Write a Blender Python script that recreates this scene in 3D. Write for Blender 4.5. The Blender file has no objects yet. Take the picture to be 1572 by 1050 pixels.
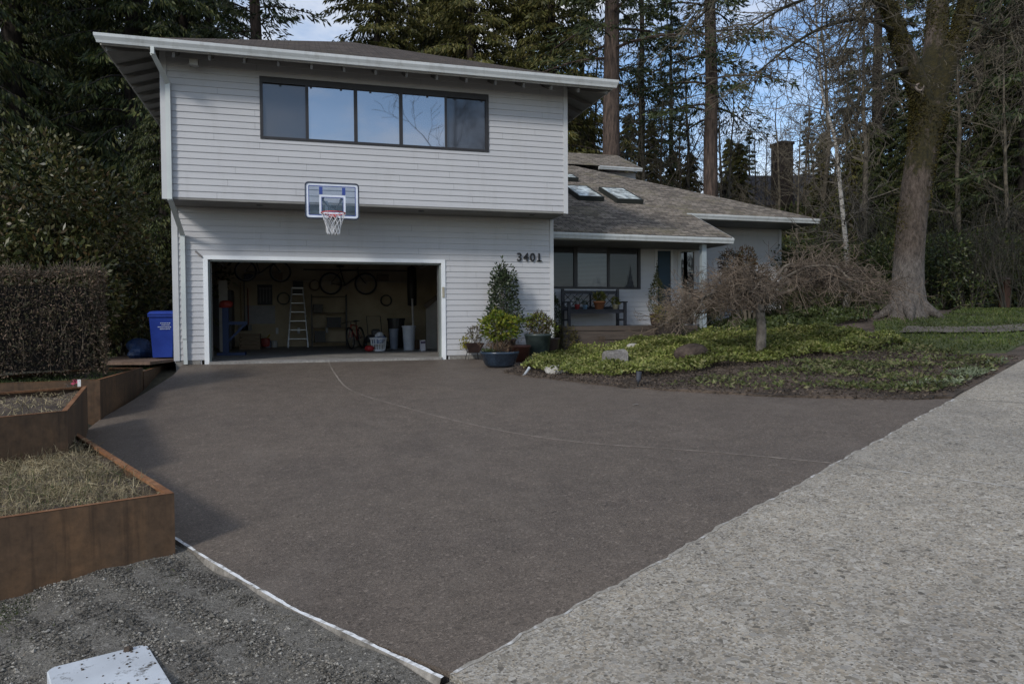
import bpy, math, random
import numpy as np
from mathutils import Vector, Matrix
from mathutils.geometry import delaunay_2d_cdt
random.seed(7); RNG = np.random.default_rng(7)
scn = bpy.context.scene; COL = scn.collection
PI = math.pi
# ------------------------------------------------------------------ camera solve (a tripod at 0.79 m above the garage floor)
F = 1117.38; YAW = .2796; PITCH = -.0267; ROLL = -.0067; CAM = (1.9598, -16.2325, .7915)
def _basis():
    cy, sy = math.cos(YAW), math.sin(YAW); cp, sp = math.cos(PITCH), math.sin(PITCH)
    f = Vector((sy*cp, cy*cp, sp)); r = Vector((cy, -sy, 0)); u = r.cross(f)
    c, s = math.cos(ROLL), math.sin(ROLL)
    return f, c*r + s*u, -s*r + c*u
FD, RT, UP = _basis(); CV = Vector(CAM)
def ray(px, py): return FD + RT*((px-786)/F) - UP*((py-525)/F)
def atY(px, py, Y): d = ray(px, py); return CV + d*((Y-CV.y)/d.y)
def atZ(px, py, Z): d = ray(px, py); return CV + d*((Z-CV.z)/d.z)
def atD(px, py, D): return CV + ray(px, py)*D
def ss(a, b, x):
    t = min(1, max(0, (x-a)/(b-a))); return t*t*(3-2*t)
# ------------------------------------------------------------------ terrain
SA = (2.60, -12.99); SU = (.897, .442); SN = (-.442, .897)
def tw(x, y): return ((x-SA[0])*SU[0]+(y-SA[1])*SU[1], (x-SA[0])*SN[0]+(y-SA[1])*SN[1])
def from_tw(t, w): return (SA[0]+t*SU[0]+w*SN[0], SA[1]+t*SU[1]+w*SN[1])
EDGE = .040
def sw(t, off=0.0): return from_tw(t, EDGE*max(t, 0)+off)
def zg(x, y):
    t, w = tw(x, y)
    zs = -.81+.08*max(-6, min(t, 26))
    zh = -.03+.30*ss(7.9, 9.6, x)+.75*ss(10.0, 17.0, x)
    dS = max(w, 0); dH = max(-y-.05, 0); L = dS+dH; k = 4.6
    q = (1-math.exp(-dH/k))/(1-math.exp(-L/k)) if L > 1e-3 else 1.0
    z = zh+(zs-zh)*min(q, 1)
    b = ss(-.95, -1.7, x)*ss(-6.6, -5.6, y)
    return z*(1-b)+.05*b
def atG(px, py, off=0):
    d = ray(px, py); k = 1.0
    while k < 200:
        p = CV+d*k
        if p.z <= zg(p.x, p.y)+off:
            lo, hi = k-.05, k
            for _ in range(24):
                m = (lo+hi)/2; p = CV+d*m
                if p.z <= zg(p.x, p.y)+off: hi = m
                else: lo = m
            return p
        k += .05
    return CV+d*60
# ------------------------------------------------------------------ scene-graph helpers
def tag(o, label=None, cat=None, group=None, kind=None):
    for k, v in (('label', label), ('category', cat), ('group', group), ('kind', kind)):
        if v: o[k] = v
    return o
def thing(name, label, cat, loc=(0, 0, 0), group=None):
    o = bpy.data.objects.new(name, None); o.empty_display_size = .2; COL.objects.link(o); o.location = loc
    return tag(o, label, cat, group)
def kids(o): return [c for c in bpy.data.objects if c.parent == o]
def copy_tree(o, parent=None):
    c = o.copy(); COL.objects.link(c)
    if parent: c.parent = parent
    for ch in list(o.children): copy_tree(ch, c)
    return c
def origin(o):
    while o is not None and o.parent is not None: o = o.parent
    return Vector(o.location) if o is not None else Vector((0, 0, 0))
class MB:
    def __init__(s): s.v = []; s.f = []
    def quad(s, *p):
        n = len(s.v); s.v += [tuple(q) for q in p]; s.f.append(tuple(range(n, n+len(p)))); return s
    def box(s, x0, x1, y0, y1, z0, z1):
        n = len(s.v)
        s.v += [(x, y, z) for z in (z0, z1) for y in (y0, y1) for x in (x0, x1)]
        s.f += [tuple(n+i for i in q) for q in ((0, 2, 3, 1), (4, 5, 7, 6), (0, 1, 5, 4), (2, 6, 7, 3), (0, 4, 6, 2), (1, 3, 7, 5))]
        return s
    def bar(s, a, b, w, h, up=(0, 0, 1)):
        a, b = Vector(a), Vector(b); d = (b-a).normalized(); u = Vector(up)
        if abs(d.dot(u)) > .98: u = Vector((1, 0, 0))
        r = d.cross(u).normalized()*w/2; q = r.cross(d).normalized()*h/2
        n = len(s.v)
        for p in (a, b): s.v += [tuple(p-r-q), tuple(p+r-q), tuple(p+r+q), tuple(p-r+q)]
        s.f += [tuple(n+i for i in q_) for q_ in ((0, 3, 2, 1), (4, 5, 6, 7), (0, 1, 5, 4), (1, 2, 6, 5), (2, 3, 7, 6), (3, 0, 4, 7))]
        return s
    def tube(s, pts, rads, n=8, cap=True, closed=False):
        pts = [Vector(p) for p in pts]; m = len(pts)
        if not hasattr(rads, '__len__'): rads = [rads]*m
        b = len(s.v); prev = None
        for i, p in enumerate(pts):
            if closed: d = pts[(i+1) % m]-pts[i-1]
            else: d = pts[min(i+1, m-1)]-pts[max(i-1, 0)]
            d.normalize()
            if prev is None:
                u = Vector((0, 0, 1)) if abs(d.z) < .9 else Vector((1, 0, 0))
                x = d.cross(u).normalized()
            else: x = (prev-d*prev.dot(d)).normalized()
            prev = x; y = d.cross(x)
            for k in range(n):
                a = 2*PI*k/n; s.v.append(tuple(p+(x*math.cos(a)+y*math.sin(a))*rads[i]))
        for i in range(m if closed else m-1):
            j = (i+1) % m
            for k in range(n):
                k2 = (k+1) % n; s.f.append((b+i*n+k, b+i*n+k2, b+j*n+k2, b+j*n+k))
        if cap and not closed:
            s.f.append(tuple(b+k for k in range(n))[::-1]); s.f.append(tuple(b+(m-1)*n+k for k in range(n)))
        return s
    def lathe(s, prof, c=(0, 0, 0), n=24, capb=True, capt=False):
        b = len(s.v)
        for r, z in prof:
            for k in range(n):
                a = 2*PI*k/n; s.v.append((c[0]+r*math.cos(a), c[1]+r*math.sin(a), c[2]+z))
        for i in range(len(prof)-1):
            for k in range(n):
                k2 = (k+1) % n; s.f.append((b+i*n+k, b+i*n+k2, b+(i+1)*n+k2, b+(i+1)*n+k))
        if capb: s.f.append(tuple(b+k for k in range(n))[::-1])
        if capt: s.f.append(tuple(b+(len(prof)-1)*n+k for k in range(n)))
        return s
    def prism(s, poly, z0, z1):
        n = len(s.v); m = len(poly)
        s.v += [(p[0], p[1], z0) for p in poly]+[(p[0], p[1], z1) for p in poly]
        s.f.append(tuple(n+i for i in range(m))[::-1]); s.f.append(tuple(n+m+i for i in range(m)))
        for i in range(m): j = (i+1) % m; s.f.append((n+i, n+j, n+m+j, n+m+i))
        return s
    def arr(s, V, Fc):
        n = len(s.v); s.v += [tuple(p) for p in np.asarray(V).tolist()]
        s.f += [tuple(q) for q in (np.asarray(Fc)+n).tolist()]; return s
    def rock(s, c, rx, ry, rz, seed=0, n=10, m=7, rough=.18, square=0.0):
        r = random.Random(seed); b = len(s.v)
        ph = [(r.uniform(-1, 1), r.uniform(-1, 1), r.uniform(-1, 1), r.uniform(0, 6)) for _ in range(9)]
        def disp(d): return 1+rough*sum(math.sin(3.1*(d[0]*a+d[1]*e+d[2]*g)+q) for a, e, g, q in ph)/4
        for i in range(m+1):
            th = PI*i/m
            for k in range(n):
                a = 2*PI*k/n; d = (math.sin(th)*math.cos(a), math.sin(th)*math.sin(a), math.cos(th)); q = disp(d)
                if square:
                    mm = max(abs(t) for t in d); q *= (1-square)+square/mm*.75
                s.v.append((c[0]+d[0]*rx*q, c[1]+d[1]*ry*q, c[2]+d[2]*rz*q))
        for i in range(m):
            for k in range(n):
                k2 = (k+1) % n; s.f.append((b+i*n+k, b+(i+1)*n+k, b+(i+1)*n+k2, b+i*n+k2))
        return s
    def build(s, name, mat, parent=None, smooth=False, at=None):
        o0 = origin(parent) if parent is not None else (Vector(at) if at is not None else Vector((0, 0, 0)))
        v = s.v
        if o0.length > 1e-9: v = [(p[0]-o0.x, p[1]-o0.y, p[2]-o0.z) for p in v]
        me = bpy.data.meshes.new(name); me.from_pydata(v, [], s.f); me.materials.append(mat)
        if smooth: me.polygons.foreach_set('use_smooth', [True]*len(me.polygons))
        me.update()
        o = bpy.data.objects.new(name, me); COL.objects.link(o)
        if parent is not None: o.parent = parent
        elif at is not None: o.location = at
        return o
def build2(name, parts, parent, smooth=False):
    mb = MB(); idx = []
    for k, (q, m) in enumerate(parts):
        n = len(mb.v); mb.v += q.v; mb.f += [tuple(i+n for i in f) for f in q.f]; idx += [k]*len(q.f)
    o = mb.build(name, parts[0][1], parent, smooth)
    for q, m in parts[1:]: o.data.materials.append(m)
    o.data.polygons.foreach_set('material_index', idx); return o
def segs(mb, P0, P1, R0, R1, n=4):
    """many tapered twig segments in one go"""
    P0, P1 = np.asarray(P0, float), np.asarray(P1, float); R0 = np.asarray(R0, float); R1 = np.asarray(R1, float)
    d = P1-P0; L = np.linalg.norm(d, axis=1, keepdims=True)+1e-9; d = d/L
    u = np.where(np.abs(d[:, 2:3]) < .9, [[0, 0, 1.]], [[1., 0, 0]]); x = np.cross(d, u); x /= np.linalg.norm(x, axis=1, keepdims=True); y = np.cross(d, x)
    N = len(P0); V = np.zeros((N, 2*n, 3))
    for k in range(n):
        a = 2*PI*k/n; o = x*math.cos(a)+y*math.sin(a)
        V[:, k] = P0+o*R0[:, None]; V[:, n+k] = P1+o*R1[:, None]
    base = (np.arange(N)*2*n)[:, None]
    Fc = np.concatenate([base+np.array([[k, (k+1) % n, n+(k+1) % n, n+k]]) for k in range(n)])
    mb.arr(V.reshape(-1, 3), Fc)
def unit(a): return a/(np.linalg.norm(a, axis=1, keepdims=True)+1e-9)
def leaves(mb, C, axis, length, width, rng, flat=None, tip=.5):
    """one kite-shaped face per leaf or spray"""
    C = np.asarray(C, float); N = len(C); axis = unit(np.asarray(axis, float))
    rnd = rng.normal(size=(N, 3))
    if flat is not None: rnd = rnd*(1-flat)+np.cross(axis, np.array([[0, 0, 1.]]))*flat*2
    w = unit(rnd-axis*(rnd*axis).sum(1, keepdims=True))
    length = np.broadcast_to(np.asarray(length, float), (N,))[:, None]; width = np.broadcast_to(np.asarray(width, float), (N,))[:, None]
    a = C; b = C+axis*length; m = C+axis*length*tip
    V = np.stack([a, m+w*width/2, b, m-w*width/2], 1)
    mb.arr(V.reshape(-1, 3), np.arange(4*N).reshape(N, 4))
# ------------------------------------------------------------------ materials
def new_mat(name):
    m = bpy.data.materials.new(name); m.use_nodes = True; nt = m.node_tree
    return m, nt, nt.nodes['Principled BSDF']
def N(nt, t, **kw):
    n = nt.nodes.new(t)
    for k, v in kw.items(): setattr(n, k, v)
    return n
def ramp(nt, fac, stops, interp='LINEAR'):
    r = N(nt, 'ShaderNodeValToRGB'); r.color_ramp.interpolation = interp
    e = r.color_ramp.elements
    while len(e) < len(stops): e.new(.5)
    for i, (p, c) in enumerate(stops): e[i].position = p; e[i].color = (*c, 1) if len(c) == 3 else c
    nt.links.new(fac, r.inputs[0]); return r.outputs[0]
def coord(nt, scale=(1, 1, 1), kind='Object'):
    tc = N(nt, 'ShaderNodeTexCoord'); mp = N(nt, 'ShaderNodeMapping'); mp.inputs['Scale'].default_value = scale
    nt.links.new(tc.outputs[kind], mp.inputs[0]); return mp.outputs[0]
def noise(nt, vec, scale, detail=4, rough=.6):
    n = N(nt, 'ShaderNodeTexNoise'); n.inputs['Scale'].default_value = scale; n.inputs['Detail'].default_value = detail; n.inputs['Roughness'].default_value = rough
    nt.links.new(vec, n.inputs['Vector']); return n.outputs['Fac']
def mixc(nt, fac, a, b, mode='MIX'):
    m = N(nt, 'ShaderNodeMix', data_type='RGBA', blend_type=mode)
    for i, v in ((0, fac), (6, a), (7, b)):
        if isinstance(v, (int, float)): m.inputs[i].default_value = v
        elif isinstance(v, tuple): m.inputs[i].default_value = (*v, 1) if len(v) == 3 else v
        else: nt.links.new(v, m.inputs[i])
    return m.outputs[2]
def bump(nt, b, h, strength=.3, dist=.01):
    n = N(nt, 'ShaderNodeBump'); n.inputs['Strength'].default_value = strength; n.inputs['Distance'].default_value = dist
    nt.links.new(h, n.inputs['Height']); nt.links.new(n.outputs[0], b.inputs['Normal'])
def M2(name, c1, c2, scale=3, rough=.7, bmp=0, dist=.01, metallic=0, fine=None, spec=.35, stretch=(1, 1, 1), lo=.35, hi=.65):
    m, nt, b = new_mat(name); v = coord(nt, stretch)
    f = noise(nt, v, scale)
    c = ramp(nt, f, [(lo, c1), (hi, c2)])
    if fine:
        f2 = noise(nt, v, fine, 3); c = mixc(nt, .5, c, ramp(nt, f2, [(.3, (.25, .25, .25)), (.7, (.75, .75, .75))]), 'OVERLAY')
    nt.links.new(c, b.inputs['Base Color']); b.inputs['Roughness'].default_value = rough; b.inputs['Metallic'].default_value = metallic
    b.inputs['Specular IOR Level'].default_value = spec
    if bmp: bump(nt, b, noise(nt, v, fine or scale*6, 5), bmp, dist)
    return m
def leaf_mat(name, cols, clump=1.2, rough=.55, trans=.25, spec=.3):
    m, nt, b = new_mat(name)
    g = N(nt, 'ShaderNodeNewGeometry'); v = coord(nt)
    c = ramp(nt, g.outputs['Random Per Island'], [(i/(max(1, len(cols)-1)), k) for i, k in enumerate(cols)])
    cl = ramp(nt, noise(nt, v, clump, 3), [(.32, (.45, .45, .45)), (.68, (1.25, 1.25, 1.2))])
    c = mixc(nt, 1.0, c, cl, 'MULTIPLY')
    nt.links.new(c, b.inputs['Base Color']); b.inputs['Roughness'].default_value = rough; b.inputs['Specular IOR Level'].default_value = spec
    if trans:
        t = N(nt, 'ShaderNodeBsdfTranslucent'); nt.links.new(c, t.inputs[0]); mx = N(nt, 'ShaderNodeMixShader'); mx.inputs[0].default_value = trans
        nt.links.new(b.outputs[0], mx.inputs[1]); nt.links.new(t.outputs[0], mx.inputs[2]); nt.links.new(mx.outputs[0], nt.nodes['Material Output'].inputs[0])
    return m
def flat(name, c, rough=.5, metallic=0, spec=.4): return M2(name, tuple(x*.9 for x in c), tuple(min(1, x*1.08) for x in c), 5, rough, metallic=metallic, spec=spec)
PAINT, nt, b = new_mat('siding paint'); v = coord(nt, (.5, .5, 1.2))
c = ramp(nt, noise(nt, v, .8), [(.25, (.40, .402, .415)), (.75, (.445, .447, .458))])
c = mixc(nt, ramp(nt, noise(nt, coord(nt, (2.2, 2.2, .35)), 1.4, 6, .7), [(.52, (0, 0, 0)), (.75, (.28, .28, .28))]), c, (.25, .24, .225))
c = mixc(nt, ramp(nt, noise(nt, coord(nt, (.35, .35, 7.9)), 1.1, 2, .5), [(.35, (0, 0, 0)), (.7, (.30, .30, .30))]), c, (.50, .502, .512))
nt.links.new(c, b.inputs['Base Color']); b.inputs['Roughness'].default_value = .6; b.inputs['Specular IOR Level'].default_value = .3
TRIM = M2('trim paint', (.45, .455, .465), (.50, .505, .51), 2, .5)
GUTTER = M2('gutter enamel', (.46, .48, .48), (.54, .56, .56), 1.5, .35)
GUTTER, nt, b = new_mat('gutter enamel'); c = ramp(nt, noise(nt, coord(nt), 1.5), [(.35, (.45, .47, .47)), (.65, (.53, .55, .55))])
c = mixc(nt, ramp(nt, noise(nt, coord(nt, (3, 3, .6)), 2.2, 6, .7), [(.5, (0, 0, 0)), (.72, (.45, .45, .45))]), c, (.24, .235, .21)); nt.links.new(c, b.inputs['Base Color']); b.inputs['Roughness'].default_value = .45
DOWNSP = M2('downspout enamel', (.47, .50, .49), (.54, .57, .55), 2, .4)
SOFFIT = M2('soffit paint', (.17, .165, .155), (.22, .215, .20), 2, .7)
WHITE = M2('white trim paint', (.66, .68, .70), (.74, .76, .77), 2, .45)
DARKF = flat('dark bronze window frame', (.022, .020, .021), .45)
BLACK = flat('black paint', (.014, .013, .013), .5)
TEAL = flat('teal door paint', (.006, .028, .048), .5)
DRYWALL = M2('garage drywall', (.27, .225, .155), (.37, .31, .22), 1.5, .85)
CONC_IN = M2('garage concrete', (.17, .16, .15), (.26, .25, .23), 2, .6, fine=20)
LUMBER = M2('dark stained deck', (.055, .043, .035), (.085, .066, .052), 3, .7, stretch=(.4, 4, 4))
def glass_mat(name, dark, gl, tint=(.95, .95, .97), rough=.02, blinds=None, waves=0, ns=1.0, lo=.8):
    m, nt, b = new_mat(name)
    v = coord(nt)
    if blinds:
        w = N(nt, 'ShaderNodeTexWave', wave_type='BANDS', bands_direction='Z'); w.inputs['Scale'].default_value = blinds; nt.links.new(v, w.inputs['Vector'])
        c = ramp(nt, w.outputs['Fac'], [(.15, tuple(x*.35 for x in dark)), (.5, dark)]); nt.links.new(c, b.inputs['Base Color'])
    else:
        nt.links.new(ramp(nt, noise(nt, v, ns, 2), [(.4, tuple(x*lo for x in dark)), (.6, dark)]), b.inputs['Base Color'])
    b.inputs['Roughness'].default_value = .6
    g = N(nt, 'ShaderNodeBsdfGlossy'); g.inputs['Color'].default_value = (*tint, 1); g.inputs['Roughness'].default_value = rough
    if waves:
        bn = N(nt, 'ShaderNodeBump'); bn.inputs['Strength'].default_value = waves; bn.inputs['Distance'].default_value = .02
        nt.links.new(noise(nt, v, .9, 1), bn.inputs['Height']); nt.links.new(bn.outputs[0], g.inputs['Normal'])
    mx = N(nt, 'ShaderNodeMixShader'); mx.inputs[0].default_value = gl
    nt.links.new(b.outputs[0], mx.inputs[1]); nt.links.new(g.outputs[0], mx.inputs[2]); nt.links.new(mx.outputs[0], nt.nodes['Material Output'].inputs[0])
    return m
GLASS = glass_mat('window glass', (.05, .058, .085), .37, waves=.05)
SCREEN = glass_mat('screened glass', (.014, .018, .028), .085, rough=.04)
BLINDS = glass_mat('glass over blinds', (.085, .09, .108), .05, blinds=9.0)
BLINDS_D = glass_mat('screened glass over blinds', (.018, .02, .027), .03, blinds=9.0)
SKYL = glass_mat('skylight painted reflection', (.80, .88, .88), .30, tint=(.9, 1, .98), rough=.05, waves=.3, ns=4.5, lo=.30)  # streaky white base colour stands in for reflected cloud and trees
def roof_mat(name, cols, moss):
    m, nt, b = new_mat(name)
    v = coord(nt)
    br = N(nt, 'ShaderNodeTexBrick'); br.inputs['Scale'].default_value = 1; br.inputs['Brick Width'].default_value = .22; br.inputs['Row Height'].default_value = .135
    br.inputs['Mortar Size'].default_value = .008; br.inputs['Mortar'].default_value = (.02, .018, .016, 1); br.inputs['Color1'].default_value = (*cols[0], 1); br.inputs['Color2'].default_value = (*cols[1], 1)
    br.inputs['Bias'].default_value = -.1; br.offset = .37; br.squash = 1
    nt.links.new(v, br.inputs['Vector'])
    f = noise(nt, coord(nt, (2.2, 7, 7)), 1.7, 5, .7)
    c = mixc(nt, .8, br.outputs['Color'], ramp(nt, f, [(.3, (.22, .22, .22)), (.7, (.8, .78, .75))]), 'OVERLAY')
    f2 = noise(nt, v, .9, 6, .75)
    c = mixc(nt, ramp(nt, f2, [(.52, (0, 0, 0)), (.70, (.75, .75, .75))]), c, moss)
    f3 = noise(nt, coord(nt, (3, 9, 9)), 3, 3, .6)
    c = mixc(nt, ramp(nt, f3, [(.60, (0, 0, 0)), (.68, (.55, .55, .55))]), c, (.20, .135, .07))
    nt.links.new(c, b.inputs['Base Color']); b.inputs['Roughness'].default_value = .95; b.inputs['Specular IOR Level'].default_value = .15
    bump(nt, b, br.outputs['Fac'], -.5, .02)
    return m
ROOF = roof_mat('wing shingles', ((.115, .103, .092), (.26, .232, .20)), (.15, .135, .085))
ROOF2 = roof_mat('main shingles', ((.06, .052, .049), (.088, .076, .07)), (.05, .045, .034))
# foliage, bark and ground materials
BARK = M2('fir bark', (.035, .026, .021), (.115, .082, .066), 5, .95, .8, .06, fine=22, stretch=(2.2, 2.2, .35))
BARK_D = M2('dark bark', (.016, .013, .011), (.05, .04, .033), 5, .95, .6, .04, fine=20, stretch=(2, 2, .35))
BARK_G = M2('grey twig bark', (.06, .052, .044), (.15, .13, .105), 4, .9)
BARK_GD = M2('dark twig bark', (.038, .032, .024), (.11, .094, .068), 4, .9)  # darker bark tone for bare trees and shrub stems
CEDAR = leaf_mat('cedar sprays', [(.010, .018, .006), (.027, .043, .012), (.062, .08, .02), (.115, .11, .032)], .55, trans=.2)
FIRN = leaf_mat('fir needles', [(.018, .028, .011), (.042, .06, .022), (.085, .10, .034)], .7, trans=.15)
HEML = leaf_mat('brownish conifer sprays', [(.04, .048, .014), (.085, .092, .025), (.15, .14, .04), (.19, .165, .058)], .7, trans=.3)
RHOD = leaf_mat('rhododendron leaves', [(.016, .026, .009), (.040, .060, .018), (.075, .095, .028), (.13, .125, .045)], 1.2, .4, .2)
MAGN = leaf_mat('broad dark evergreen leaves', [(.016, .024, .009), (.038, .048, .014), (.07, .075, .024), (.12, .115, .045), (.095, .055, .026)], .9, .35, .15)
# ------------------------------------------------------------------ ground materials
def aggregate(name, cols, scale, blot, rough, bmp, dust=None, amt=.55, light=None):
    m, nt, b = new_mat(name); v = coord(nt)
    vo = N(nt, 'ShaderNodeTexVoronoi'); vo.inputs['Scale'].default_value = scale; nt.links.new(v, vo.inputs['Vector'])
    sep = N(nt, 'ShaderNodeSeparateColor'); nt.links.new(vo.outputs['Color'], sep.inputs[0])
    c = ramp(nt, sep.outputs[0], [(i/(len(cols)-1), k) for i, k in enumerate(cols)])
    vo2 = N(nt, 'ShaderNodeTexVoronoi'); vo2.inputs['Scale'].default_value = scale*.42; nt.links.new(v, vo2.inputs['Vector'])
    sep2 = N(nt, 'ShaderNodeSeparateColor'); nt.links.new(vo2.outputs['Color'], sep2.inputs[0])
    c2 = ramp(nt, sep2.outputs[1], [(i/(len(cols)-1), k) for i, k in enumerate(cols)])
    # only some of the larger stones show at the surface
    show = ramp(nt, sep2.outputs[2], [(.74, (0, 0, 0)), (.78, (1, 1, 1))])
    c = mixc(nt, show, c, c2)
    mean = tuple(sum(k[i] for k in cols)/len(cols) for i in range(3))
    c = mixc(nt, 1-amt, c, mean)
    f = noise(nt, v, .55, 6, .65); c = mixc(nt, .75, c, ramp(nt, f, [(.3, tuple(x for x in blot[0])), (.7, blot[1])]), 'MULTIPLY')
    f4 = noise(nt, v, 4.5, 5, .7); c = mixc(nt, .6, c, ramp(nt, f4, [(.3, (.72, .72, .72)), (.7, (1.2, 1.2, 1.2))]), 'MULTIPLY')
    f7 = noise(nt, coord(nt, (1, .6, 1)), .9, 4, .6); c = mixc(nt, ramp(nt, f7, [(.36, (.5, .5, .5)), (.46, (0, 0, 0))]), c, mixc(nt, 1.0, c, (.80, .80, .82), 'MULTIPLY'))
    if dust:
        f3 = noise(nt, coord(nt, (1, .45, 1)), 1.6, 7, .75); c = mixc(nt, ramp(nt, f3, [(.55, (0, 0, 0)), (.78, (.6, .6, .6))]), c, dust)
    if light:
        f5 = noise(nt, v, 9, 6, .8); c = mixc(nt, ramp(nt, f5, [(.64, (0, 0, 0)), (.72, (.7, .7, .7))]), c, light)
    nt.links.new(c, b.inputs['Base Color']); b.inputs['Roughness'].default_value = rough; b.inputs['Specular IOR Level'].default_value = .3
    ad = N(nt, 'ShaderNodeMath', operation='ADD'); nt.links.new(vo.outputs['Distance'], ad.inputs[0]); nt.links.new(noise(nt, v, scale*.8, 2), ad.inputs[1])
    bump(nt, b, ad.outputs[0], bmp, .004)
    return m
DRIVE = aggregate('sealed brown aggregate', [(.05, .041, .033), (.105, .086, .070), (.145, .118, .095), (.082, .067, .055), (.24, .20, .165)], 125, ((.86, .86, .87), (1.08, 1.07, 1.05)), .62, .5, dust=(.16, .136, .115), amt=.7)
WALK = aggregate('old exposed aggregate concrete', [(.10, .09, .076), (.265, .238, .195), (.375, .346, .297), (.33, .283, .218), (.19, .171, .142), (.45, .42, .37), (.235, .222, .20)], 94, ((.66, .67, .68), (1.12, 1.11, 1.08)), .85, .6, dust=(.40, .372, .322), amt=1.0, light=(.60, .585, .55))
GRAV = aggregate('gravel bed', [(.045, .041, .036), (.13, .122, .106), (.19, .178, .158), (.09, .083, .073), (.28, .265, .245)], 120, ((.7, .7, .68), (1.1, 1.1, 1.05)), .9, 1.0, amt=.8)
SOIL = M2('bark mulch and soil', (.036, .027, .020), (.11, .083, .064), 2.2, .95, 1.0, .03, fine=26)
FOREST = M2('forest floor', (.02, .02, .012), (.05, .045, .028), .6, .95, .8, .03, fine=9)
LAWN = M2('lawn turf', (.040, .056, .018), (.085, .098, .036), 1.6, .95, 1.0, .02, fine=40)
PATHM = M2('worn gravel path', (.075, .065, .055), (.13, .115, .10), 1.5, .95, .6, .01, fine=30)
BRICK = M2('brick paving', (.10, .065, .045), (.17, .115, .085), 2.5, .85, .6, .01, fine=18)
# ------------------------------------------------------------------ terrain sheets
def resample(poly, step):
    out = []
    for i, p in enumerate(poly):
        q = poly[(i+1) % len(poly)]; n = max(1, int(math.hypot(q[0]-p[0], q[1]-p[1])/step))
        out += [(p[0]+(q[0]-p[0])*k/n, p[1]+(q[1]-p[1])*k/n) for k in range(n)]
    return out
def inside(poly, x, y):
    c = False; j = len(poly)-1
    for i in range(len(poly)):
        xi, yi = poly[i]; xj, yj = poly[j]
        if (yi > y) != (yj > y) and x < (xj-xi)*(y-yi)/(yj-yi)+xi: c = not c
        j = i
    return c
def sheet(name, poly, mat, off, step=.5, bumpf=None, skirt=0, smooth=True):
    b = resample(poly, step); pts = [Vector(p) for p in b]; nb = len(b)
    xs = [p[0] for p in poly]; ys = [p[1] for p in poly]
    x = min(xs)+step/2
    while x < max(xs):
        y = min(ys)+step/2
        while y < max(ys):
            jx, jy = x+random.uniform(-.2, .2)*step, y+random.uniform(-.2, .2)*step
            if inside(b, jx, jy): pts.append(Vector((jx, jy)))
            y += step
        x += step
    V, E, Fc, *_ = delaunay_2d_cdt(pts, [(i, (i+1) % nb) for i in range(nb)], [list(range(nb))], 1, 1e-4)
    mb = MB(); mb.v = [(p.x, p.y, zg(p.x, p.y)+off+(bumpf(p.x, p.y) if bumpf else 0)) for p in V]
    mb.f = [tuple(f) for f in Fc]
    # face up
    for i, f in enumerate(mb.f):
        a, c, d = (Vector(mb.v[k]) for k in f[:3])
        if (c-a).cross(d-a).z < 0: mb.f[i] = f[::-1]
    if skirt:
        for i in range(nb):
            p, q = b[i], b[(i+1) % nb]; bf = bumpf or (lambda x, y: 0); zp, zq = zg(*p)+off+bf(*p), zg(*q)+off+bf(*q)
            mb.quad((p[0], p[1], zp), (q[0], q[1], zq), (q[0], q[1], zq-skirt), (p[0], p[1], zp-skirt))
    o = mb.build(name, mat, smooth=smooth)
    return tag(o, kind='structure')
def g2(*px): p = atG(*px); return (p.x, p.y)
# base ground to the horizon
ax = sorted(set([round(-20+.6*i, 3) for i in range(84)]+[-400, -250, -150, -90, -60, -45, -35, -27, 36, 45, 60, 90, 150, 250, 400]))
ay = sorted(set([round(-19+.6*i, 3) for i in range(60)]+[-400, -250, -150, -90, -60, -40, -28, 22, 30, 40, 55, 80, 120, 200, 400]))
mb = MB()
for y in ay:
    for x in ax: mb.v.append((x, y, zg(x, y)-.12))
nx = len(ax)
for j in range(len(ay)-1):
    for i in range(nx-1): mb.f.append((j*nx+i, j*nx+i+1, (j+1)*nx+i+1, (j+1)*nx+i))
tag(mb.build('ground', FOREST, smooth=True), kind='structure')
# sidewalk: a long strip along the street, with a roadway beyond it
SWL = -.04
def bed_pt(px, py): return g2(px, py)
bed_edge = [bed_pt(*p) for p in [(775, 572), (800, 577), (830, 580), (880, 586), (930, 592), (1000, 598), (1080, 603), (1160, 607), (1230, 610), (1320, 612), (1400, 613)]]
tB = tw(*g2(1460, 612))[0]
cornerB = from_tw(tB, EDGE*tB)
# wobble gives the hand-cut edge between the driveway seal and the old concrete
def wob(t): return EDGE*max(t, 0)+.008*math.sin(t*3.1)+.008*math.sin(t*13.3+1)+.008*math.sin(t*31)*math.sin(t*2.3)+.008*math.sin(t*57+2)*math.sin(t*4.1)
edgeAB = [from_tw(t, wob(t)) for t in np.arange(0.0, tB, .04)]
drive_poly = [(SA[0], SA[1])]+edgeAB[1:]+[cornerB]+bed_edge[::-1]+[(6.35, -2.0), (7.35, -.9), (8.5, -.35), (8.6, .25), (7.62, .25), (7.62, -.0), (-.42, -.0), (-.42, -1.2), (-.80, -4.75), (-.80, -5.4), (-.6, -6.5), (.2, -8.5), g2(268, 822), g2(400, 905), g2(520, 965)]
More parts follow.
